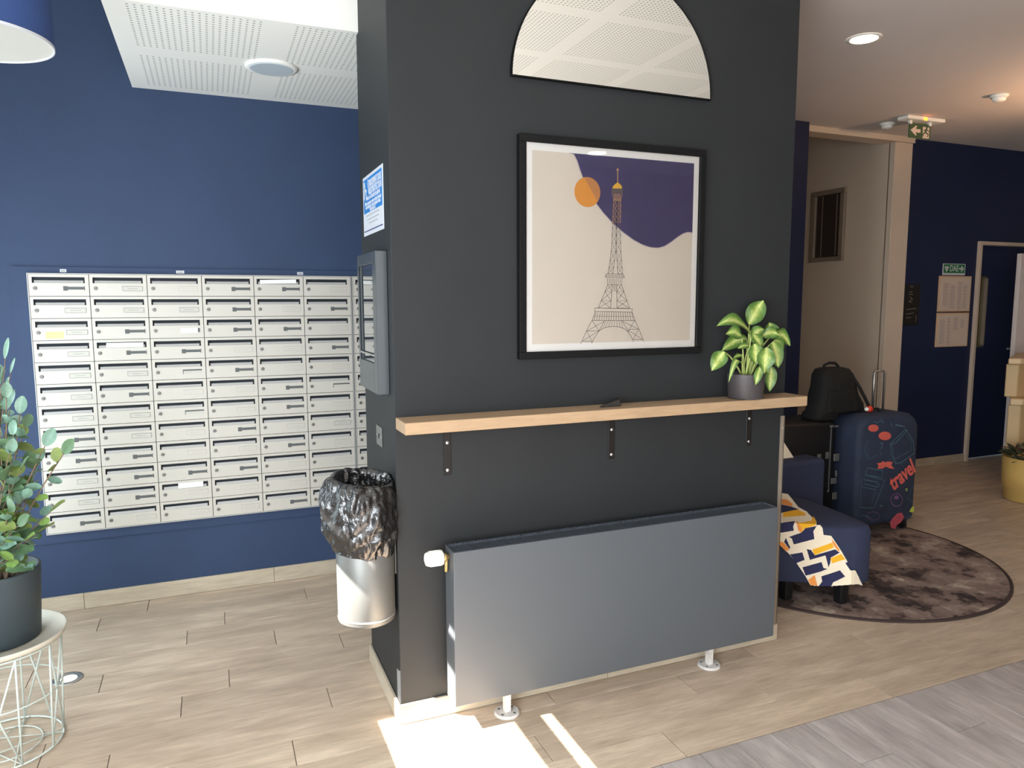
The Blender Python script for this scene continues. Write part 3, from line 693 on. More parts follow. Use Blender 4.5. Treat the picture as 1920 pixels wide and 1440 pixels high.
for i in range(n):
    x = RX0 + 0.008 + (RX1 - RX0 - 0.018) * i / n
    gr.box(x, x + 0.005, -0.122, -0.062, RZ1 - 0.0045, RZ1 - 0.0025)
    gr.box(x, x + 0.004, -0.060, -0.052, RZ1 - 0.004, RZ1 + 0.002)
gr.box(RX0 + 0.004, RX1 - 0.004, -0.130, -0.056, RZ1 - 0.008, RZ1 - 0.0045)
for i in range(170):
    x = RX0 + 0.008 + (RX1 - RX0 - 0.018) * i / 170
    gr.box(x, x + 0.0042, -0.0585, -0.050, RZ1 - 0.0045, RZ1 + 0.0035)
g = gr.build('top_grille', M['grille'], t); g['kind'] = 'stuff'
MB().box(RX0 + 0.01, RX1 - 0.01, -0.126, -0.06, RZ0 + 0.01, RZ1 - 0.02).build('fins', M['grille'], t)
for fx in (0.375, 1.278):
    f_ = MB().lathe((fx, -0.082, 0.0005), [(0.047, 0), (0.047, 0.005), (0.043, 0.009)], 32).box(fx - 0.011, fx + 0.011, -0.094, -0.07, 0.009, 0.17).build('foot', M['dirty_white'], t)
    for a in (0.6, 2.4, 3.8, 5.4):
        MB().lathe((fx + 0.032 * math.cos(a), -0.082 + 0.032 * math.sin(a), 0.0092), [(0.0055, 0), (0.0045, 0.0012)], 12).build('bolt_hole', M['plate_grey'], f_)
def xlathe(x0, y, z, prof, n=28):   # lathe along x: (radius, dx)
    return MB().loft([[(x0 + d, y + r * math.cos(2 * PI * j / n), z + r * math.sin(2 * PI * j / n)) for j in range(n)] for r, d in prof])
v = thing('radiator_valve', 'white thermostatic valve head at the left end of the radiator', 'valve', (0.11, -0.092, 0.63))
hd = xlathe(0.072, -0.092, 0.628, [(0.012, 0), (0.021, 0.003), (0.025, 0.012), (0.0235, 0.022), (0.0262, 0.034), (0.027, 0.056), (0.025, 0.062), (0.016, 0.066)]).build('head', M['white_plastic'], v, True)
for j in range(12):
    a = 2 * PI * j / 12
    MB().box(0.088, 0.126, -0.092 + 0.0255 * math.cos(a) - 0.0015, -0.092 + 0.0255 * math.cos(a) + 0.0015, 0.628 + 0.0255 * math.sin(a) - 0.0015, 0.628 + 0.0255 * math.sin(a) + 0.0015).build('ridge', M['white_plastic'], hd)
MB().add(*(lambda b: (b.v, b.f))(xlathe(0.138, -0.092, 0.628, [(0.013, 0), (0.013, 0.010), (0.009, 0.011), (0.009, 0.0195)]))).build('collar', M['brass'], v, True)
MB().tube([(0.148, -0.092, 0.62), (0.148, -0.088, 0.575)], [0.007, 0.006]).build('outlet', M['brass'], v, True)

# ------------------------------------------------------------------ pillar side: sign, cabinet, switch, bin
def ybox(b, y0, y1, z0, z1, x0, x1): return b.box(x0, x1, y0, y1, z0, z1)
t = thing('cctv_notice', 'blue and white video surveillance notice on the pillar side', 'sign', (0, 0.26, 1.748))
ny0, ny1, nz0, nz1 = 0.088, 0.432, 1.748, 1.966
box('plate', M['sign_white'], -0.003, -0.0004, ny0, ny1, nz0, nz1, t, 0.001, 1)
box('blue_field', M['blue_sign'], -0.0036, -0.003, ny0 + 0.012, ny1 - 0.014, nz0 + 0.082, nz1 - 0.012, t)
box('blue_line', M['art_navy'], -0.0036, -0.003, ny0 + 0.012, ny1 - 0.014, nz0 + 0.014, nz0 + 0.018, t)
ROT = (PI / 2, 0, -PI / 2); xt = -0.0039
text('notice_text', 'ÉTABLISSEMENT SOUS', 0.034, M['sign_white'], (xt, 0.224, 1.930), ROT, t, bold=0.0008, sx=0.68)
text('notice_text', 'VIDÉOPROTECTION', 0.034, M['sign_white'], (xt, 0.218, 1.903), ROT, t, bold=0.0008, sx=0.72)
text('notice_text', 'POUR LA SÉCURITÉ DES BIENS', 0.018, M['sign_white'], (xt, 0.252, 1.881), ROT, t, bold=0.0004)
text('notice_text', 'Pour exercer votre droit d’accès', 0.021, M['sign_white'], (xt, 0.254, 1.864), ROT, t, bold=0.0005, sx=1.0)
text('notice_text', 'aux images, vous pouvez vous', 0.021, M['sign_white'], (xt, 0.254, 1.851), ROT, t, bold=0.0005)
text('notice_text', 'adresser à :', 0.021, M['sign_white'], (xt, 0.254, 1.838), ROT, t, bold=0.0005)
for z, a, c in ((1.818, .15, .38), (1.803, .16, .36), (1.789, .18, .33)): box('grey_print', M['ink'], -0.0035, -0.003, a, c, z, z + 0.0025, t)
# camera emblem
cam_ = MB().prism([(0.385, 1.925), (0.41, 1.925), (0.413, 1.945), (0.39, 1.947)], 0, -0.0040, -0.0036)
cam_.prism([(0.36, 1.905), (0.405, 1.915), (0.40, 1.925), (0.36, 1.915)], 0, -0.0040, -0.0036).prism([(0.395, 1.885), (0.415, 1.88), (0.413, 1.92), (0.402, 1.92)], 0, -0.0040, -0.0036)
cam_.prism([(0.35, 1.885), (0.36, 1.88), (0.39, 1.91), (0.383, 1.915)], 0, -0.0040, -0.0036).build('camera_emblem', M['sign_white'], t)

t = thing('notice_cabinet', 'shallow grey steel wall cabinet with a glazed front on the pillar side', 'cabinet', (0, 0.22, 1.18))
cy0, cy1, cz0, cz1, cx = 0.062, 0.388, 1.180, 1.672, -0.041
b = MB(); m_ = 0.052; gy0, gy1, gz0, gz1 = 0.115, 0.352, 1.285, 1.632
b.box(cx, -0.0005, cy0, gy0, cz0, cz1).box(cx, -0.0005, gy1, cy1, cz0, cz1).box(cx, -0.0005, gy0, gy1, cz0, gz0).box(cx, -0.0005, gy0, gy1, gz1, cz1).box(-0.012, -0.0005, gy0, gy1, gz0, gz1)
b.build('body', M['panel'], t, bevel=0.0015, seg=1)
box('glass', M['dark_glass'], cx + 0.007, cx + 0.009, gy0 + 0.001, gy1 - 0.001, gz0 + 0.001, gz1 - 0.001, t)
box('lower_lip', M['chrome'], cx - 0.002, cx + 0.002, gy0, gy1, gz0 + 0.025, gz0 + 0.031, t)
box('gasket', M['dark'], cx - 0.0008, cx + 0.004, gy1 - 0.001, gy1 + 0.004, gz0, gz1, t)
t = thing('switch_plate', 'small grey steel switch plate on the pillar side below the cabinet', 'switch', (0, 0.243, 0.967))
box('plate', M['steel'], -0.004, -0.0004, 0.197, 0.289, 0.967, 1.041, t, 0.0015, 1)
MB().box(-0.0055, -0.004, 0.236, 0.250, 0.995, 1.012).build('key_slot', M['dark'], t)
for yy in (0.206, 0.280): MB().box(-0.005, -0.004, yy - 0.002, yy + 0.002, 1.002, 1.006).build('screw', M['screw'], t)

bx, by, br_ = -0.102, 0.052, 0.1
t = thing('waste_bin', 'round steel waste bin fixed to the pillar with a black bag over its rim', 'bin', (bx, by, 0.392))
MB().lathe((bx, by, 0.392), [(0.088, 0.0), (0.096, 0.003), (br_, 0.012), (br_, 0.49), (br_ - 0.003, 0.49), (br_ - 0.003, 0.02)], 64, cap=False).lathe((bx, by, 0.392), [(0.088, 0), (0.088, 0.004)], 48).build('body', M['steel'], t, True)
MB().lathe((bx, by, 0.412), [(br_ + 0.0003, 0), (br_ + 0.0014, 0.001), (br_ + 0.0014, 0.006), (br_ + 0.0003, 0.007)], 64, cap=False).build('bottom_rim', M['screw'], t, True)
MB().box(-0.004, -0.0005, by - 0.03, by + 0.05, 0.55, 0.85).build('wall_bracket', M['steel'], t)
# the bag: a puffed, pleated skirt over the rim
from mathutils import noise as mn
prof = [(0.06, -0.16), (0.082, -0.10), (0.088, -0.03), (0.090, 0.005), (0.098, 0.016), (0.110, 0.008), (0.122, -0.02), (0.132, -0.06), (0.136, -0.10), (0.135, -0.14), (0.128, -0.175), (0.116, -0.205), (0.104, -0.226), (0.1025, -0.235)]
rings = []; NB = 160
fine = []
for (r0, z0), (r1, z1) in zip(prof, prof[1:]):
    for s_ in range(4): f = s_ / 4; fine.append((r0 + (r1 - r0) * f, z0 + (z1 - z0) * f))
fine.append(prof[-1])
for i, (r, z) in enumerate(fine):
    ring = []
    for j in range(NB):
        a = 2 * PI * j / NB; p = Vector((math.cos(a) * 2.2, math.sin(a) * 2.2, z * 9))
        outer = i > 16; amp = 0.016 if outer else 0.007
        vd = mn.voronoi(Vector((math.cos(a) * 1.9 + 0.5 * mn.noise(p), math.sin(a) * 1.9 + 0.5 * mn.noise(p * 1.3 + Vector((7, 0, 0))), z * 13 + math.sin(a * 2))))[0]
        vf = mn.voronoi(Vector((math.cos(a) * 4.6, math.sin(a) * 4.6, z * 26 + a)))[0]
        cr = min(1.0, (vd[1] - vd[0]) * 1.5) * 1.15 + min(1.0, (vf[1] - vf[0]) * 1.6) * 0.4
        rim = max(0, 1 - abs(z + 0.01) * 11)
        pleat = rim * (0.5 + 0.5 * math.sin(a * 19 + 4 * mn.noise(p * 0.7)))
        tail = max(0, min(1, (i - 20) / 8)) if outer else 0
        end = 1 - max(0, (i - len(fine) + 10) / 10) * 0.8 if outer else 1
        rr = r + (amp * (cr - 0.5) - 0.006 * pleat * max(0, 1 - abs(z + 0.02) * 9)) * end
        zz = z + (0.012 * mn.noise(p * 0.9 + Vector((5, 0, 0))) if outer else 0.006 * mn.noise(p)) - (0.022 * (0.5 + mn.noise(Vector((math.cos(a), math.sin(a), 3)) * 1.5)) if i > len(fine) - 8 else 0)
        x = bx + rr * math.cos(a); y = by + rr * math.sin(a)
        rr2 = max(rr, 0.1016) if i > len(fine) - 8 else rr
        x = bx - (0.010 if outer else 0) + rr2 * math.cos(a); y = by + 0.006 * 0 + rr2 * math.sin(a)
        x = min(x, -0.0015)
        ring.append((x, y, 0.885 + zz + 0.012 * math.sin(a - 0.6)))
    rings.append(ring)
MB().loft(rings, cap=False).build('bin_bag', M['bag'], t, True)

# ------------------------------------------------------------------ shelf plant
px_, py_ = 1.424, -0.076
t = thing('shelf_plant', 'leafy variegated green and cream plant in charcoal pot on the shelf end', 'potted plant', (px_, py_, 1.108))
MB().lathe((px_, py_, 1.1085), [(0.064, 0), (0.068, 0.004), (0.0745, 0.098), (0.0745, 0.101), (0.070, 0.101), (0.069, 0.088)], 48).build('pot', M['pot_charcoal'], t, True)
MB().lathe((px_, py_, 1.19), [(0.069, 0), (0.02, 0.006)], 32).build('soil', M['soil'], t)
def leaf_obj(base, tip, wid, parent, m, droop=0.25, fold=0.25, name='leaf', face=Vector((-0.35, -1, 0.25)), roll=0.0, seed=0):
    base = Vector(base); tip = Vector(tip); ax = tip - base; Ln = ax.length; ax.normalize()
    nrm = (face - ax * face.dot(ax)).normalized(); nrm = (Matrix.Rotation(roll, 3, ax) @ nrm); sd = ax.cross(nrm)
    b = MB(); rows = []; N = 9; K = 6; uvs = []
    up = Vector((0, 0, 1)); rnd = random.Random(seed)
    ph = rnd.random() * 6
    for i in range(N + 1):
        f = i / N; wdt = wid * (math.sin(PI * min(1, f * 0.94 + 0.05)) ** 0.75) * (1 - 0.35 * f) * 1.08
        if i == N: wdt = wid * 0.02
        c = base + ax * Ln * f + up * (droop * Ln * math.sin(PI * f)) * 0.5
        row = []
        for j in range(K + 1):
            g = j / K * 2 - 1
            row.append(c + sd * g * wdt / 2 + nrm * (fold * abs(g) * wdt * 0.5 + 0.06 * wid * math.sin(f * 9 + g * 2 + ph)))
            uvs.append((j / K, f))
        rows.append(row)
    b.loft(rows, cap=False, closed=False)
    o = b.build(name, m, parent, True)
    uv = o.data.uv_layers.new(name='uv')
    for lp in o.data.loops: uv.data[lp.index].uv = uvs[lp.vertex_index]
    return o
LV = [((1.454, -0.05, 1.406), (1.521, -0.05, 1.501), 0.062, .1, 0), ((1.4, -0.12, 1.373), (1.236, -0.12, 1.402), 0.046, .45, .3), ((1.452, -0.04, 1.348), (1.337, -0.03, 1.3), 0.048, .2, 0),
      ((1.26, -0.14, 1.304), (1.204, -0.14, 1.233), 0.050, .1, 0), ((1.362, -0.12, 1.256), (1.302, -0.12, 1.182), 0.022, .9, 0), ((1.391, -0.16, 1.333), (1.399, -0.16, 1.25), 0.048, .1, 0),
      ((1.431, -0.18, 1.318), (1.424, -0.18, 1.217), 0.056, .1, 0), ((1.543, -0.08, 1.357), (1.53, -0.08, 1.413), 0.05, .1, 0), ((1.525, -0.1, 1.358), (1.624, -0.1, 1.316), 0.044, .5, .3),
      ((1.499, -0.14, 1.337), (1.531, -0.14, 1.232), 0.05, .1, 0), ((1.54, -0.09, 1.232), (1.535, -0.09, 1.129), 0.04, .1, 0), ((1.423, -0.16, 1.245), (1.4, -0.16, 1.17), 0.028, .1, 0),
      ((1.406, -0.12, 1.354), (1.466, -0.12, 1.39), 0.04, .2, 0), ((1.414, -0.1, 1.322), (1.358, -0.1, 1.312), 0.022, .2, 0), ((1.395, -0.08, 1.283), (1.354, -0.08, 1.272), 0.016, .2, 0),
      ((1.438, -0.14, 1.316), (1.397, -0.14, 1.37), 0.036, .2, 0), ((1.518, -0.13, 1.344), (1.558, -0.13, 1.30), 0.036, .2, 0), ((1.40, -0.07, 1.36), (1.33, -0.06, 1.37), 0.045, .3, 0),
      ((1.47, -0.06, 1.33), (1.50, -0.05, 1.39), 0.045, .2, 0), ((1.46, -0.13, 1.29), (1.48, -0.14, 1.21), 0.04, .1, 0), ((1.48, -0.10, 1.36), (1.55, -0.12, 1.36), 0.04, .4, .2)]
for i, (p, q, wd, dr_, rl) in enumerate(LV):
    wd *= 1.38
    leaf_obj(p, q, wd, t, M['varieg'], droop=dr_, roll=rl, seed=i, face=Vector((-0.45, -1, 0.35)))
    rt = Vector((px_ + random.uniform(-.02, .02), py_ + random.uniform(-.02, .02), 1.195)); P = Vector(p)
    mid = rt.lerp(P, 0.55) + Vector((0, 0, 0.03 + (0.03 if P.z < 1.3 else 0)))
    pts_ = [rt.lerp(mid, f) * (1 - f) + mid.lerp(P, f) * f for f in [k / 6 for k in range(7)]]
    MB().tube(pts_, [0.0042 - 0.0022 * k / 6 for k in range(7)], 6).build('leaf_stem', M['petiole'], t, True)

# ------------------------------------------------------------------ wire table, big plant, floor spot
tx, ty = -1.277, 0.392
t = thing('wire_table', 'round white wire basket side table with pale wood tray top', 'table', (tx, ty, 0))
MB().lathe((tx, ty, 0.378), [(0.196, 0), (0.202, 0.003), (0.206, 0.020), (0.201, 0.020), (0.195, 0.007), (0.0, 0.007)], 72).build('tray_top', M['tray'], t, True)
def ring(z, r, w_, nm='ring', sq=1):
    return MB().tube([(tx + r * math.cos(2 * PI * i / 48), ty + r * math.sin(2 * PI * i / 48), z) for i in range(49)], w_, 6).build(nm, M['wire'], t, True)
ring(0.368, 0.186, 0.0035); ring(0.20, 0.180, 0.0025); ring(0.006, 0.172, 0.0035); ring(0.006, 0.11, 0.0022)
NV = 10
for i in range(NV):
    a = 2 * PI * i / NV + 0.18
    P1 = (tx + 0.186 * math.cos(a), ty + 0.186 * math.sin(a), 0.368); P0 = (tx + 0.172 * math.cos(a), ty + 0.172 * math.sin(a), 0.006)
    MB().tube([P0, P1], 0.0034, 6).build('upright_wire', M['wire'], t, True)
    a2 = a + 2 * PI / NV * (1 if i % 2 else -1)
    P2 = (tx + 0.172 * math.cos(a2), ty + 0.172 * math.sin(a2), 0.006)
    MB().tube([P1, P2], 0.0034, 6).build('diagonal_wire', M['wire'], t, True)
    if i % 2 == 0: MB().tube([(tx + 0.172 * math.cos(a), ty + 0.172 * math.sin(a), 0.0065), (tx - 0.172 * math.cos(a + 0.5), ty - 0.172 * math.sin(a + 0.5), 0.0065)], 0.0018, 5).build('base_wire', M['wire'], t, True)

gx, gy = -1.27, 0.385; gz = 0.3855
t = thing('large_potted_plant', 'tall leafy green shrub in dark grey pot on the wire table', 'potted plant', (gx, gy, gz))
MB().lathe((gx, gy, gz), [(0.118, 0), (0.125, 0.003), (0.138, 0.236), (0.138, 0.240), (0.129, 0.240), (0.126, 0.19)], 64).build('pot', M['pot_dark'], t, True)
MB().lathe((gx, gy, gz + 0.19), [(0.126, 0), (0.02, 0.012)], 32).build('soil', M['soil'], t)
def leaf_mesh(Ls, Ws, m, cup):
    b = MB(); rows = []
    for i in range(6):
        f = i / 5; wdt = Ws * (math.sin(PI * (0.04 + 0.92 * f)) ** 0.62)
        rows.append([(Ls * f, g * wdt / 2, cup * abs(g) * Ws * 0.4 - 0.10 * Ls * f * f) for g in (-1, -0.5, 0, 0.5, 1)])
    b.loft(rows, cap=False, closed=False); me = simple('leaf', b, m)
    me.polygons.foreach_set('use_smooth', [True] * len(me.polygons)); return me
LM = [leaf_mesh(0.062, 0.046, M['leaf_a'], .3), leaf_mesh(0.056, 0.042, M['leaf_b'], .4), leaf_mesh(0.064, 0.048, M['leaf_c'], .25), leaf_mesh(0.052, 0.042, M['leaf_d'], .2), leaf_mesh(0.070, 0.020, M['leaf_b'], .3), leaf_mesh(0.058, 0.038, M['leaf_b'], .3)]
rg = random.Random(11)
tips = [((10, 672), .38, 1), ((20, 700), .42, 1), ((2, 720), .36, 1), ((20, 760), .45, 0), ((38, 775), .36, 0), ((25, 815), .30, 0), ((48, 800), .5, 0), ((85, 835), .32, 0), ((120, 850), .28, 0), ((72, 865), .40, 0), ((60, 905), .36, 0),
        ((45, 935), .30, 0), ((95, 960), .30, 0), ((70, 1000), .28, 0), ((50, 1010), .24, 0), ((18, 850), .28, 0), ((10, 900), .26, 0), ((15, 960), .26, 0), ((35, 985), .26, 0), ((0, 800), .36, 0), ((-30, 760), .40, 0), ((-60, 850), .38, 0), ((-40, 930), .32, 0),
        ((-60, 700), .42, 1), ((-90, 780), .50, 0), ((-100, 900), .45, 0), ((25, 1050), .22, 0), ((50, 1062), .24, 0), ((12, 745), .34, 0), ((40, 880), .3, 0), ((22, 930), .5, 0), ((-10, 860), .5, 0)]
nl = 0
for ti, ((u, v_), yy, narrow) in enumerate(tips):
    E_ = at(u, v_, 1, yy); S_ = Vector((gx + rg.uniform(-.05, .05), gy + rg.uniform(-.05, .05), gz + 0.19))
    H1 = S_.lerp(E_, 0.5); H1.z += 0.03; H1.x = S_.x * .55 + E_.x * .45
    P = [S_.lerp(H1, f).lerp(H1.lerp(E_, f), f) for f in [k / 7 for k in range(8)]]
    MB().tube(P, [0.0045 - 0.003 * k / 7 for k in range(8)], 5).build('stem', M['bark'], t, True)
    dirn = (P[-1] - P[-2]).normalized()
    for k in range(8):
        f = 1 - k * 0.075
        if f < 0.35: break
        i0 = min(6, int(f * 7)); q = P[i0].lerp(P[i0 + 1], f * 7 - i0)
        if q.z < gz + 0.27: continue
        a = k * 2.4 + rg.uniform(-.5, .5); pitch = rg.uniform(-.6, .5) if k else 0.2
        d = Vector((math.cos(a), math.sin(a), 0)) * math.cos(pitch) + Vector((0, 0, math.sin(pitch)))
        if k == 0: d = dirn
        elif k < 3: d = (d + dirn * 0.8).normalized()
        me = LM[4] if (narrow and k < 5) else LM[rg.choice([0, 0, 1, 2, 2, 5, 3] if v_ > 840 else [0, 1, 1, 5, 2, 0, 5])]
        o = bpy.data.objects.new('leaf', me); COL.objects.link(o); o.parent = t
        upv = Vector((rg.uniform(-.6, .6), rg.uniform(-1.0, .3), 1.0))
        X_ = d.normalized(); Y_ = upv.cross(X_).normalized(); Z_ = X_.cross(Y_)
        s = rg.uniform(0.72, 1.12)
        loc = q - t.location
        o.matrix_local = Matrix.Translation(loc) @ Matrix((X_, Y_, Z_)).transposed().to_4x4() @ Matrix.Scale(s, 4)
        nl += 1
fx, fy = -1.159, 0.823
t = thing('floor_spotlight', 'round lit steel uplight sunk in the floor by the wire table', 'floor light', (fx, fy, 0))
MB().lathe((fx, fy, 0.0003), [(0.056, 0), (0.054, 0.003), (0.040, 0.0035), (0.037, 0.001)], 40).build('ring', M['chrome'], t, True)
MB().lathe((fx + 0.004, fy, 0.0015), [(0.030, 0), (0.028, 0.0012)], 32).build('lens', M['floorlight'], t)

# ------------------------------------------------------------------ right hand: rug, armchair, throw, luggage
rc = (2.745, 0.71)
t = thing('round_rug', 'round short-pile rug mottled in browns under the luggage', 'rug', (rc[0], rc[1], 0))
MB().lathe((rc[0], rc[1], 0.0005), [(0.888, 0), (0.888, 0.008), (0.0, 0.009)], 96).build('pile', M['rug'], t)
MB().lathe((rc[0], rc[1], 0.0005), [(0.889, 0), (0.905, 0.0), (0.905, 0.008), (0.889, 0.010)], 96, cap=False).build('binding', M['rug_edge'], t)

t = thing('armchair', 'low navy armchair with black legs at the pillar edge', 'armchair', (2.1, 0.45, 0.01))
out = [(2.27, 0.115), (2.335, 0.100), (2.395, 0.120), (2.435, 0.26), (2.46, 0.45), (2.455, 0.62), (2.42, 0.745), (1.83, 0.80), (1.80, 0.402)]
def inset(pl, d):
    c = Vector((sum(p[0] for p in pl) / len(pl), sum(p[1] for p in pl) / len(pl)))
    return [tuple(Vector(p) + (c - Vector(p)).normalized() * d) for p in pl]
rs = [[(x, y, 0.112) for x, y in inset(out, 0.01)], [(x, y, 0.125) for x, y in out], [(x, y, 0.375) for x, y in out], [(x, y, 0.398) for x, y in inset(out, 0.012)], [(x, y, 0.410) for x, y in inset(out, 0.045)]]
MB().loft(rs).build('seat', M['navy_fabric'], t, bevel=0.006, seg=3)
for lx, ly in ((2.262, 0.165), (2.05, 0.31), (2.38, 0.68), (1.90, 0.70)):
    MB().loft([[(lx - .022, ly - .022, 0.0105), (lx + .022, ly - .022, 0.0105), (lx + .022, ly + .022, 0.0105), (lx - .022, ly + .022, 0.0105)],
               [(lx - .028, ly - .028, 0.125), (lx + .028, ly - .028, 0.125), (lx + .028, ly + .028, 0.125), (lx - .028, ly + .028, 0.125)]]).build('leg', M['black_wood'], t, bevel=0.004)
box('backrest', M['navy_fabric'], 1.80, 2.76, 0.765, 0.93, 0.125, 0.575, t, 0.03, 3)
cu = tag(MB().loft([[(2.12, 0.84, 0.577), (2.585, 0.84, 0.577), (2.585, 0.90, 0.577), (2.12, 0.90, 0.577)], [(2.20, 0.86, 0.68), (2.50, 0.86, 0.70), (2.50, 0.89, 0.70), (2.20, 0.89, 0.68)]]).build('cushion', M['cl_white'], bevel=0.008, seg=3),
         'ivory cushion corner showing above the armchair back at the pillar edge', 'cushion')
# throw: pattern painted per cell of a draped grid
outl = [(40, 190), (90, 140), (150, 148), (190, 195), (260, 285), (345, 330), (400, 390), (420, 385), (450, 440), (450, 470), (485, 465), (510, 500), (520, 570), (600, 580), (700, 730), (770, 850), (800, 935), (850, 940), (925, 1095), (880, 1080), (600, 1100), (470, 1100), (385, 1092), (335, 1000), (240, 860), (165, 770), (50, 660)]
pats = [('cl_orange', [(50, 205), (140, 205), (205, 255), (190, 278), (50, 248)]), ('cl_navy', [(50, 250), (190, 280), (265, 308), (70, 348), (50, 420)]), ('cl_yellow', [(100, 340), (250, 310), (335, 350), (330, 372), (100, 390)]),
        ('cl_navy', [(60, 450), (225, 430), (205, 480), (212, 525), (50, 550)]), ('cl_yellow', [(270, 450), (400, 425), (400, 390), (425, 385), (447, 440), (440, 470), (320, 505), (290, 545), (235, 425)]),
        ('cl_orange', [(235, 425), (300, 505), (285, 548), (255, 520)]),
        ('cl_navy', [(290, 545), (330, 500), (450, 475), (415, 530), (425, 612), (212, 668), (190, 605), (160, 590)]), ('cl_orange', [(50, 630), (110, 650), (170, 722), (140, 735), (90, 720), (50, 690)]),
        ('cl_navy', [(110, 640), (130, 600), (175, 700), (165, 715)]), ('cl_yellow', [(400, 722), (610, 648), (628, 700), (428, 778)]), ('cl_orange', [(600, 610), (640, 650), (695, 735), (670, 735), (625, 680)]),
        ('cl_navy', [(345, 715), (390, 725), (430, 780), (640, 718), (690, 752), (595, 805), (590, 860), (572, 905), (540, 782), (378, 828)]), ('cl_navy', [(170, 772), (300, 750), (325, 828), (240, 860)]),
        ('cl_yellow', [(593, 810), (700, 765), (748, 820), (608, 865)]), ('cl_navy', [(300, 905), (500, 850), (520, 912), (562, 922), (490, 950), (335, 992)]), ('cl_orange', [(360, 1035), (428, 985), (458, 1096), (385, 1090)]),
        ('cl_navy', [(495, 1000), (690, 935), (745, 1002), (620, 1062), (600, 1100), (470, 1100), (507, 1050)]), ('cl_navy', [(745, 860), (770, 850), (830, 938), (800, 940)])]
def inside(p, poly):
    x, y = p; c = False
    for (x0, y0), (x1, y1) in zip(poly, poly[1:] + poly[:1]):
        if (y0 > y) != (y1 > y) and x < (x1 - x0) * (y - y0) / (y1 - y0) + x0: c = not c
    return c
fa = Vector((2.27, 0.107)); fd = Vector((-0.853, 0.522))
def drape(u, v):
    U, V = 1450 + u / 5.537, 900 + v / 5.537
    top_ = at(U, V, 2, 0.416)
    # front plane hit
    a, b_ = (U - 960) / CF, (V - 720) / CF
    d = Vector([CM[0][i] * a + CM[1][i] * b_ + CM[2][i] for i in range(3)])
    nx, ny = -fd.y, fd.x
    # line through fa along fd, normal (nx, ny)
    s1 = ((fa.x - CC.x) * nx + (fa.y - CC.y) * ny) / (d.x * nx + d.y * ny); f1 = CC + d * s1
    if f1.x > 2.27: s2 = (0.094 - CC.y) / d.y; f1 = CC + d * s2
    return f1 if f1.z < 0.416 else top_
NU, NV_ = 220, 240; u0, u1, v0, v1 = 40, 930, 130, 1105
idx = {}; b = MB(); mi = []
names = ['cl_white', 'cl_navy', 'cl_yellow', 'cl_orange']
def vid(i, j):
    if (i, j) not in idx:
        idx[(i, j)] = len(b.v); b.v.append(tuple(drape(u0 + (u1 - u0) * i / NU, v0 + (v1 - v0) * j / NV_)))
    return idx[(i, j)]
for i in range(NU):
    for j in range(NV_):
        c = (u0 + (u1 - u0) * (i + .5) / NU, v0 + (v1 - v0) * (j + .5) / NV_)
        if not inside(c, outl): continue
        k = 0
        for nm, pl in pats:
            if inside(c, pl): k = names.index(nm)
        b.f.append((vid(i, j), vid(i + 1, j), vid(i + 1, j + 1), vid(i, j + 1))); mi.append(k)
th = b.build('throw_blanket', [M[n_] for n_ in names]); th.data.polygons.foreach_set('material_index', mi)
sm = th.modifiers.new('thick', 'SOLIDIFY'); sm.thickness = 0.004; sm.offset = 0
tag(th, 'ivory, navy and yellow geometric throw draped over the armchair seat', 'blanket')

# printed suitcase
def rounded(x0, x1, z0, z1, r, n=8, rb=None):
    rb = rb or r; P = []
    for cx_, cz_, a0, r_ in ((x1 - rb, z0 + rb, -PI / 2, rb), (x1 - r, z1 - r, 0, r), (x0 + r, z1 - r, PI / 2, r), (x0 + rb, z0 + rb, PI, rb)):
        for i in range(n + 1): a = a0 + PI / 2 * i / n; P.append((cx_ + r_ * math.cos(a), cz_ + r_ * math.sin(a)))
    return P
SX0, SX1, SY0, SY1, SZ0, SZ1 = 3.115, 3.645, 0.86, 1.15, 0.065, 0.785
t = thing('patterned_suitcase', 'upright suitcase in navy cover with coral and teal travel doodles', 'suitcase', ((SX0 + SX1) / 2, 1.0, 0.01))
rs = []
for y, ins in ((SY0, 0.03), (SY0 + 0.012, 0.010), (SY0 + 0.035, 0), (SY1 - 0.035, 0), (SY1 - 0.012, 0.010), (SY1, 0.03)):
    rs.append([(x, y, z) for x, z in rounded(SX0 + ins, SX1 - ins, SZ0 + ins, SZ1 - ins, 0.12 - ins * .5, 8, 0.04)])
body = MB().loft(rs).build('body', M['cover'], t, True)
bv = body.modifiers.new('edge', 'BEVEL'); bv.width = 0.008; bv.segments = 2; bv.limit_method = 'ANGLE'; bv.angle_limit = 0.7
for wx, wy in ((3.18, 0.90), (3.58, 0.90), (3.18, 1.11), (3.58, 1.11)):
    MB().box(wx - .018, wx + .018, wy - .018, wy + .018, 0.052, 0.085).loft([[(wx - .012, wy + .026 * math.cos(a), 0.0365 + .026 * math.sin(a)) for a in [2 * PI * k / 16 for k in range(16)]],
        [(wx + .012, wy + .026 * math.cos(a), 0.0365 + .026 * math.sin(a)) for a in [2 * PI * k / 16 for k in range(16)]]]).build('wheel', M['black_wood'], t)
MB().tube([(3.49, 1.10, 0.77), (3.49, 1.10, 1.02), (3.50, 1.10, 1.032), (3.575, 1.10, 1.032), (3.585, 1.10, 1.02), (3.585, 1.10, 0.77)], 0.008, 8).build('trolley_handle', M['chrome'], t, True)
MB().tube([(3.28, .98, .783), (3.29, .98, .805), (3.40, .98, .805), (3.41, .98, .783)], 0.008, 6).build('top_handle', M['black_fabric'], t, True)
YS = SY0 - 0.0012
def sv(u, v):
    p = at(1540 + u / 4.9655, 740 + v / 4.9655, 1, YS); return (p.x, p.z)
def disc(u, v, ru, rv_, n=20): return [sv(u + ru * math.cos(2 * PI * i / n), v + rv_ * math.sin(2 * PI * i / n)) for i in range(n)]
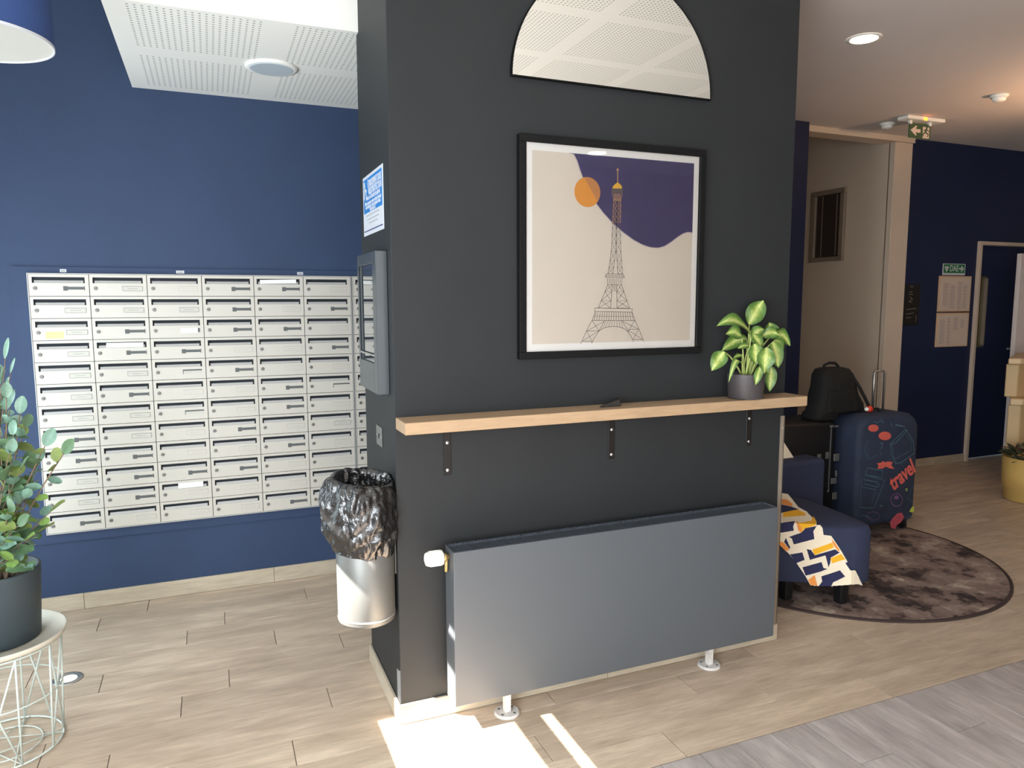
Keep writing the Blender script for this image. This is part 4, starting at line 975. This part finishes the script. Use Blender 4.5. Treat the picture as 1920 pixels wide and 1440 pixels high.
def sflat(poly, y=0): return MB().loft([[(p[0], YS - 0.0003 - y, p[1]) for p in poly], [(p[0], YS + 0.002, p[1]) for p in poly]])
# NB the cover's face: keep every print inside the flat of the case
co = MB()
for pl in (disc(485, 312, 48, 34), disc(592, 384, 58, 40)):
    s_ = sflat(pl); co.add(s_.v, s_.f)
star = [(518, 640), (560, 632), (572, 618), (590, 630), (625, 622), (665, 628), (650, 655), (680, 690), (635, 686), (600, 668), (570, 690), (522, 688), (535, 662)]
s_ = sflat([sv(*p) for p in star]); co.add(s_.v, s_.f)
co.build('coral_print', M['coral'], body)
s_ = MB()
for pl in (disc(560, 312, 0.1, .1),): pass
cl_ = MB()
def SL(b, pts_, w=0.004):
    for p, q in zip(pts_, pts_[1:]): b.line(sv(*p), sv(*q), YS - 0.0006, w)
import itertools
# lettering along the slanted baseline
a0, a1 = sv(640, 850), sv(868, 650); ang = math.atan2(a1[1] - a0[1], a1[0] - a0[0])
tt = text('travel_lettering', 'travel', 0.15, M['coral'], ((a0[0] + a1[0]) / 2, YS - 0.0008, (a0[1] + a1[1]) / 2), (PI / 2, -ang, 0), body, bold=0.0045, sx=0.66)
SL(cl_, [(640, 460), (780, 325), (800, 330), (700, 440), (650, 465), (640, 460), (655, 560), (690, 640), (740, 635), (862, 545), (858, 440), (790, 330)], 0.006)
SL(cl_, [(660, 470), (680, 600), (835, 520), (840, 430), (770, 360)], 0.003)
SL(cl_, [(430, 680), (575, 710), (560, 770), (410, 745), (430, 680)], 0.005)
SL(cl_, [(400, 745), (590, 800), (490, 1052), (420, 1055), (360, 1050), (375, 780)], 0.005)
SL(cl_, [(395, 790), (520, 815), (540, 840), (525, 862), (400, 830)], 0.005); SL(cl_, [(385, 860), (500, 885)], 0.004); SL(cl_, [(520, 800), (470, 1020)], 0.003)
SL(cl_, [(545, 455), (570, 450), (560, 500), (548, 500)], 0.006); SL(cl_, [(490, 250), (520, 262), (560, 240), (580, 262)], 0.007); SL(cl_, [(645, 260), (655, 295)], 0.006); SL(cl_, [(690, 280), (780, 300)], 0.008)
SL(cl_, [(430, 420), (400, 520), (450, 600), (520, 560)], 0.003); SL(cl_, [(800, 1180), (795, 1150), (825, 1130), (850, 1150)], 0.006); SL(cl_, [(545, 1030), (570, 1040)], 0.01)
SL(cl_, [(540, 520), (560, 570)], 0.003); SL(cl_, [(380, 1120), (470, 1150)], 0.004); SL(cl_, [(860, 840), (800, 960), (850, 1000)], 0.003)
cl_.build('teal_print', M['teal_line'], body)['kind'] = 'stuff'
mv = MB(); SL(mv, [(700 + 55 * math.cos(k * .52), 980 + 60 * math.sin(k * .52)) for k in range(13)], 0.006); SL(mv, [(480 + 60 * math.cos(k * .52), 1130 + 40 * math.sin(k * .52)) for k in range(13)], 0.003)
s_ = sflat(disc(700, 958, 20, 18)); mv.add(s_.v, s_.f); mv.build('mauve_print', M['mauve_print'], body)['kind'] = 'stuff'
rs_ = MB(); s_ = sflat([sv(*p) for p in [(640, 1190), (665, 1150), (710, 1105), (750, 1100), (770, 1140), (740, 1190), (700, 1215), (690, 1250), (650, 1240)]]); rs_.add(s_.v, s_.f); rs_.build('rose_print', M['rosy'], body)
lm = MB(); s_ = sflat([sv(*p) for p in [(820, 1090), (835, 1060), (858, 1035), (866, 1080), (850, 1098)]]); lm.add(s_.v, s_.f); SL(lm, [(780, 885), (795, 872), (800, 890), (788, 900)], 0.005); lm.build('lime_print', M['lime_print'], body)

# dark case behind the armchair
t = thing('black_suitcase', 'large black suitcase with metal catches behind the armchair', 'suitcase', (2.82, 1.15, 0.01))
DX0, DX1, DY0, DY1 = 2.56, 3.085, 1.0, 1.30
rs = []
for y, ins in ((DY0, 0.02), (DY0 + 0.02, 0), (DY1 - 0.02, 0), (DY1, 0.02)): rs.append([(x, y, z) for x, z in rounded(DX0 + ins, DX1 - ins, 0.05 + ins, 0.745 - ins, 0.05)])
MB().loft(rs).build('shell', M['black_shell'], t, True)
for wx in (2.63, 3.02):
    for wy in (1.05, 1.25): MB().lathe((wx, wy, 0.0105), [(0.022, 0), (0.024, 0.03), (0.015, 0.05)], 16).build('wheel', M['black_wood'], t)
def dv(u, v):
    p = at(1450 + u / 6.259, 740 + v / 6.259, 1, DY0 - 0.001); return (p.x, p.z)
b = MB()
p0, p1 = dv(680, 380), dv(645, 1130); xa = (p0[0] + p1[0]) / 2
b.box(p0[0] - 0.004, p0[0] + 0.004, DY0 - 0.004, DY0 + 0.01, p1[1], p0[1]); b.build('seam_strip', M['steel'], t)
for (u, v, du, dv_) in ((685, 370, 22, 14), (740, 370, 20, 12), (630, 712, 20, 42), (737, 735, 32, 45), (535, 740, 22, 45), (705, 1010, 32, 38), (735, 925, 10, 36), (715, 1187, 26, 44), (640, 1130, 9, 14)):
    q0 = dv(u - du, v + dv_); q1 = dv(u + du, v - dv_)
    MB().box(q0[0], q1[0], DY0 - 0.007, DY0 + 0.004, q0[1], q1[1]).build('catch', M['steel'], t, bevel=0.002, seg=1)
tg = tag(box('luggage_tag', M['sign_white'], 3.06, 3.13, 0.96, 0.985, 0.787, 0.797, bevel=0.002, seg=1), 'white paper tag lying on top of the patterned suitcase', 'tag') if False else None

# backpack
t = thing('black_backpack', 'black backpack with top carry loop resting on the suitcases', 'backpack', (3.08, 1.08, 0.785))
def bp_ring(z, x0, x1, y0, y1):
    c = ((x0 + x1) / 2, (y0 + y1) / 2); a_, b_ = (x1 - x0) / 2, (y1 - y0) / 2; P = []
    for i in range(28):
        an = 2 * PI * i / 28; e = 0.55
        P.append((c[0] + a_ * math.copysign(abs(math.cos(an)) ** e, math.cos(an)), c[1] + b_ * math.copysign(abs(math.sin(an)) ** e, math.sin(an)), z))
    return P
rs = [bp_ring(0.748, 2.92, 3.10, 1.01, 1.17), bp_ring(0.76, 2.91, 3.11, 1.0, 1.17), bp_ring(0.788, 2.92, 3.12, 1.0, 1.17), bp_ring(0.80, 2.93, 3.34, .99, 1.17), bp_ring(0.84, 2.94, 3.33, .99, 1.17), bp_ring(0.90, 2.95, 3.28, .99, 1.17), bp_ring(0.96, 2.96, 3.255, .99, 1.16), bp_ring(1.03, 2.97, 3.235, 1.0, 1.16), bp_ring(1.065, 2.99, 3.21, 1.02, 1.15), bp_ring(1.075, 3.02, 3.17, 1.04, 1.13)]
MB().loft(rs).build('body', M['black_fabric'], t, True)
MB().tube([(3.04, 1.1, 1.06), (3.05, 1.1, 1.09), (3.09, 1.1, 1.103), (3.14, 1.1, 1.10), (3.165, 1.1, 1.08), (3.17, 1.1, 1.06)], 0.009, 8).build('carry_loop', M['black_fabric'], t, True)
MB().loft([bp_ring(0.80, 2.98, 3.24, .98, 1.03), bp_ring(0.93, 2.99, 3.20, .98, 1.03)]).build('front_pocket', M['black_fabric'], t, True, bevel=0.01)
MB().tube([(3.20, 1.02, 1.03), (3.24, .99, .95), (3.30, .985, .86), (3.345, .99, .80)], 0.011, 6).build('shoulder_strap', M['black_fabric'], t, True)

# red and white charm on the suitcase
c_ = at(1628, 768, 1, 0.98)
t = thing('luggage_charm', 'small red and white charm on top of the patterned suitcase', 'charm', (c_.x, 0.98, 0.786))
MB().lathe((c_.x + 0.008, 0.98, 0.80), [(0.004, -0.014), (0.016, -0.010), (0.024, 0.002), (0.024, 0.012), (0.016, 0.024), (0.004, 0.029)], 20).build('red_ball', M['red'], t, True)
MB().lathe((c_.x - 0.020, 0.975, 0.80), [(0.003, -0.006), (0.013, 0.0), (0.014, 0.010), (0.008, 0.018), (0.002, 0.021)], 16).build('white_bead', M['white_plastic'], t, True)

# ------------------------------------------------------------------ wall fittings on the right
t = thing('wall_vent', 'dark framed inspection hatch on the pale corridor wall', 'hatch', (4.78, 2.8, 1.86))
b = MB(); y0, y1, z0, z1 = 2.605, 2.995, 1.862, 2.51; f_ = 0.05
b.box(4.745, 4.7795, y0, y1, z0, z0 + 0.04).box(4.745, 4.7795, y0, y1, z1 - 0.04, z1).box(4.745, 4.7795, y0, y0 + f_, z0 + .04, z1 - .04).box(4.745, 4.7795, y1 - f_, y1, z0 + .04, z1 - .04)
b.build('frame', M['frame_bronze'], t, bevel=0.006, seg=2)
box('panel', M['vent_dark'], 4.768, 4.779, y0 + f_, y1 - f_, z0 + .04, z1 - .04, t)
for yy in (y0 + 0.10, y1 - 0.12): box('rib', M['frame_bronze'], 4.764, 4.768, yy - 0.003, yy + 0.003, z0 + .05, z1 - .05, t)

t = thing('defibrillator_sign', 'green DAE defibrillator sign with heart and arrow above the papers', 'sign', (5.6, YR, 1.734))
box('plate', M['sign_white'], 5.458, 5.748, YR - 0.006, YR - 0.0005, 1.722, 1.824, t, 0.001, 1)
box('green_field', M['green_sign'], 5.468, 5.738, YR - 0.0068, YR - 0.006, 1.742, 1.818, t)
text('letters', 'DAE', 0.075, M['sign_white'], (5.600, YR - 0.0075, 1.780), (PI / 2, 0, 0), t, bold=0.0015, sx=0.8)
ht = [(5.505, 1.748), (5.480, 1.785), (5.482, 1.80), (5.494, 1.803), (5.504, 1.795), (5.515, 1.803), (5.528, 1.798), (5.530, 1.783)]
MB().prism(ht, 1, YR - 0.0076, YR - 0.0068).build('heart', M['sign_white'], t)
MB().prism([(5.508, 1.788), (5.500, 1.776), (5.506, 1.776), (5.500, 1.762), (5.512, 1.779), (5.506, 1.779)], 1, YR - 0.0080, YR - 0.0076).build('bolt', M['green_sign'], t)
MB().prism([(5.665, 1.773), (5.697, 1.773), (5.688, 1.755), (5.702, 1.755), (5.728, 1.780), (5.702, 1.806), (5.688, 1.806), (5.697, 1.788), (5.665, 1.788)], 1, YR - 0.0076, YR - 0.0068).build('arrow', M['sign_white'], t)
for z0, z1, lab, cols in ((1.398, 1.715, 'upper of two pale framed documents under the green sign', ((5.47, 5.55, .05, .26), (5.56, 5.63, .03, .24), (5.66, 5.72, .02, .27), (5.73, 5.79, .03, .24))),
                          (1.082, 1.388, 'lower of two pale framed documents under the green sign', ((5.455, 5.53, .03, .25), (5.55, 5.60, .02, .26), (5.63, 5.70, .15, .27), (5.72, 5.78, .17, .25)))):
    t = thing('framed_document', lab, 'notice', (5.62, YR, z0), group='framed documents on the navy wall')
    box('frame', M['doc_frame'], 5.418, 5.832, YR - 0.012, YR - 0.0005, z0, z1, t, 0.002, 1)
    box('sheet', M['doc'], 5.432, 5.818, YR - 0.013, YR - 0.012, z0 + 0.012, z1 - 0.016, t)
    for i, (a, c, e, g_) in enumerate(cols):
        pb = MB(); z = z0 + e
        while z < z0 + g_: pb.box(a, c - 0.01 * ((int(z * 1000)) % 3), YR - 0.0136, YR - 0.013, z, z + 0.005); z += 0.010
        o = pb.build('text_column', M['doc_ink'], t); o['kind'] = 'stuff'
t = thing('wall_plaque', 'narrow black plaque with faint markings beside the pale jamb', 'plaque', (5.085, YR, 1.28))
box('plate', M['black_shell'], 4.992, 5.187, YR - 0.010, YR - 0.0005, 1.284, 1.640, t, 0.002, 1)
b = MB()
for pl in ([(5.06, 1.61), (5.08, 1.625), (5.10, 1.615)], [(5.05, 1.57), (5.09, 1.575)], [(5.05, 1.55), (5.10, 1.553)], [(5.06, 1.53), (5.10, 1.51), (5.055, 1.49), (5.09, 1.48)], [(5.03, 1.42), (5.15, 1.43)], [(5.03, 1.38), (5.12, 1.39)], [(5.15, 1.37), (5.16, 1.34), (5.145, 1.31)], [(5.03, 1.35), (5.09, 1.35)]):
    for p, q in zip(pl, pl[1:]): b.line(p, q, YR - 0.0105, 0.007)
b.build('markings', mat('dull_gold', (120, 108, 90), 0.6), t)

# exit sign hanging from the ceiling
ex = at(1725, 222, 2, HR)
t = thing('exit_sign', 'hanging green emergency exit sign with arrow and running figure', 'exit sign', (4.4, 1.62, HR))
Y_ = 1.62
e0 = at(1705, 226, 1, Y_); e1 = at(1743, 262, 1, Y_)
X0, X1, Z1_, Z0_ = e0.x, e1.x, HR - 0.045, e1.z
MB().box(X0 - 0.07, X1 + 0.10, Y_ - 0.05, Y_ + 0.05, HR - 0.03, HR - 0.0005).build('housing', M['white_plastic'], t, bevel=0.01)
for xx in (X0 + 0.01, X1 - 0.01): MB().box(xx - 0.01, xx + 0.01, Y_ - 0.01, Y_ + 0.01, Z1_ - 0.01, HR - 0.03).build('hanger', M['white_plastic'], t)
box('plate', M['exit_green'], X0, X1, Y_ - 0.004, Y_ + 0.004, Z0_, Z1_, t, 0.001, 1)
xm = X0 + (X1 - X0) * 0.58; zc = (Z0_ + Z1_) / 2; h = (Z1_ - Z0_); aw = xm - X0
MB().prism([(X0 + .1 * aw, zc), (X0 + .5 * aw, zc + .32 * h), (X0 + .62 * aw, zc + .32 * h), (X0 + .5 * aw, zc + .12 * h), (X0 + .9 * aw, zc + .12 * h), (X0 + .9 * aw, zc - .12 * h), (X0 + .5 * aw, zc - .12 * h), (X0 + .62 * aw, zc - .32 * h), (X0 + .5 * aw, zc - .32 * h)], 1, Y_ - 0.005, Y_ - 0.004).build('arrow', M['doc'], t)
MB().box(xm + .01, X1 - .015, Y_ - 0.005, Y_ - 0.004, Z0_ + .004, Z1_ - .02).build('doorway_field', M['doc'], t)
cxm = (xm + X1) / 2
b = MB()
for p, q, w_ in (((0, .18), (-.01, -.05), .016), ((-.01, -.05), (-.035, -.2), .010), ((-.035, -.2), (-.03, -.36), .009), ((-.01, -.05), (.025, -.18), .010), ((.025, -.18), (.012, -.34), .009), ((0, .16), (-.03, .05), .007), ((0, .16), (.03, .02), .007)):
    b.line((cxm + p[0], zc + p[1] * h), (cxm + q[0], zc + q[1] * h), Y_ - 0.0056, w_)
b.prism([(cxm + .004 + .009 * math.cos(a), zc + .27 * h + .009 * math.sin(a)) for a in [2 * PI * k / 12 for k in range(12)]], 1, Y_ - 0.0058, Y_ - 0.005)
b.build('running_figure', M['exit_green'], t)
mid = (X0 + X1) / 2 - 0.005
for dx in (-0.009, 0.009): MB().box(mid + dx - 0.005, mid + dx + 0.005, Y_ - 0.054, Y_ - 0.050, HR - 0.032, HR - 0.012).build('indicator_light', M['orange_led'], t)
# small ceiling devices
def detector(px, py, r, label, name='smoke_detector'):
    c = at(px, py, 2, HR)
    t = thing(name, label, 'detector', (c.x, c.y, HR))
    MB().lathe((c.x, c.y, HR - 0.016), [(r * .96, 0), (r, 0.0155)], 32).build('base', M['white_plastic'], t, True)
    MB().lathe((c.x, c.y, HR - 0.045), [(r * .45, 0), (r * .7, 0.008), (r * .78, 0.029)], 32).build('sensor', M['white_plastic'], t, True)
detector(1874, 178, 0.055, 'white smoke detector on the ceiling in the warm glow at right')
detector(1664, 231, 0.055, 'small white detector on the ceiling left of the exit sign')
c = at(1620, 72, 2, HR)
t = thing('recessed_downlight', 'lit round recessed downlight in the right-hand ceiling', 'ceiling light', (c.x, c.y, HR))
MB().lathe((c.x, c.y, HR - 0.007), [(0.068, 0.002), (0.073, 0), (0.086, 0.003), (0.086, 0.0065)], 40, cap=False).build('rim', M['white_plastic'], t, True)
MB().lathe((c.x, c.y, HR - 0.004), [(0.068, 0), (0.068, 0.003)], 40).build('lens', M['downlight'], t)
def spot(name, loc, power, color, size=2.6, blend=0.7, rad=0.05, aim=(0, 0, -1)):
    l = bpy.data.lights.new(name, 'SPOT'); l.energy = power; l.color = color; l.spot_size = size; l.spot_blend = blend; l.shadow_soft_size = rad
    o = bpy.data.objects.new(name, l); COL.objects.link(o); o.location = loc; o.rotation_euler = Vector(aim).to_track_quat('-Z', 'Y').to_euler(); return o
spot('downlight_beam', (c.x, c.y, HR - 0.02), 12, (1, 0.86, 0.68))
# the downlight whose image shows in the poster glass
t = thing('recessed_downlight', 'lit recessed downlight over the entrance, mirrored in the poster glass', 'ceiling light', (2.80, -3.70, HR))
MB().lathe((2.80, -3.70, HR - 0.005), [(0.085, 0), (0.085, 0.004)], 40).build('lens', M['downlight'], t)
MB().lathe((2.80, -3.70, HR - 0.007), [(0.085, 0.002), (0.10, 0), (0.105, 0.0065)], 40, cap=False).build('rim', M['white_plastic'], t, True)
# warm uplighter further right, out of frame, whose glow washes the ceiling
t = thing('floor_uplighter', 'warm uplighter on a pole beyond the right edge of the view', 'lamp', (4.8, 0.3, 0))
MB().tube([(4.8, 0.3, 0.0005), (4.8, 0.3, 2.2)], 0.012).lathe((4.8, 0.3, 0.0005), [(0.14, 0), (0.14, 0.02), (0.02, 0.03)], 32).build('pole', M['black_metal'], t)
MB().lathe((4.8, 0.3, 2.2), [(0.03, 0), (0.12, 0.12), (0.117, 0.12), (0.028, 0.004)], 32, cap=False).build('shade', M['black_metal'], t, True)
spot('uplighter_glow', (4.8, 0.3, 2.33), 42, (1, 0.60, 0.34), 2.75, 0.6, 0.04, (-0.3, 0.25, 1))

# ------------------------------------------------------------------ reception desk and planter
t = thing('reception_desk', 'cream reception desk with two ledges at the right edge', 'desk', (5.6, 1.45, 0))
def arc_poly(x0, x1, y0, y1): return [(x0 + .06, y0), (x1, y0 - 0.05), (x1, y1), (x0 + 0.68, y1), (x0 + .01, y0 + .07)]
MB().prism(arc_poly(5.36, 6.2, 1.36, 1.80), 2, 0.0005, 0.66).build('lower_body', M['cream'], t, bevel=0.01)
MB().prism(arc_poly(5.33, 6.2, 1.33, 1.82), 2, 0.66, 0.715).build('lower_ledge', M['cream2'], t, bevel=0.012, seg=3)
MB().prism(arc_poly(5.39, 6.2, 1.42, 1.80), 2, 0.715, 0.985).build('upper_body', M['cream'], t, bevel=0.01)
MB().prism(arc_poly(5.35, 6.2, 1.38, 1.82), 2, 0.985, 1.035).build('upper_ledge', M['cream2'], t, bevel=0.012, seg=3)
tag(box('red_folder', M['red'], 5.56, 5.80, 1.30, 1.335, 0.7155, 0.95, bevel=0.003), 'red folder standing on the lower ledge of the reception desk', 'folder')
pc_ = (5.10, 1.02)
t = thing('round_planter', 'round ochre planter of dark foliage before the desk', 'planter', (pc_[0], pc_[1], 0))
MB().lathe((pc_[0], pc_[1], 0.0005), [(0.175, 0), (0.19, 0.01), (0.195, 0.10), (0.205, 0.105), (0.215, 0.33), (0.20, 0.33), (0.198, 0.29)], 56).build('pot', M['yellow_pot'], t, True)
MB().lathe((pc_[0], pc_[1], 0.29), [(0.198, 0), (0.05, 0.02)], 32).build('soil', M['soil'], t)
lm_ = [leaf_mesh(0.085, 0.035, mat('dark_leaf', (48, 56, 40), 0.5, var=.3, scale=30), .3), leaf_mesh(0.075, 0.03, mat('russet_leaf', (92, 56, 46), 0.5, var=.3, scale=30), .3), leaf_mesh(0.07, 0.03, mat('grey_green_leaf', (88, 92, 74), 0.5, var=.3, scale=30), .3)]
for i in range(110):
    a = rg.uniform(0, 2 * PI); r = 0.20 * math.sqrt(rg.random()); z = 0.31 + rg.uniform(0, 0.13) * (1 - r / 0.3)
    o = bpy.data.objects.new('leaf', rg.choice([lm_[0], lm_[0], lm_[1], lm_[2]])); COL.objects.link(o); o.parent = t
    a2 = a + rg.uniform(-1, 1)
    o.location = Vector((r * math.cos(a), r * math.sin(a), z)); o.rotation_euler = (rg.uniform(-.6, .6), rg.uniform(-.9, .3), a2)
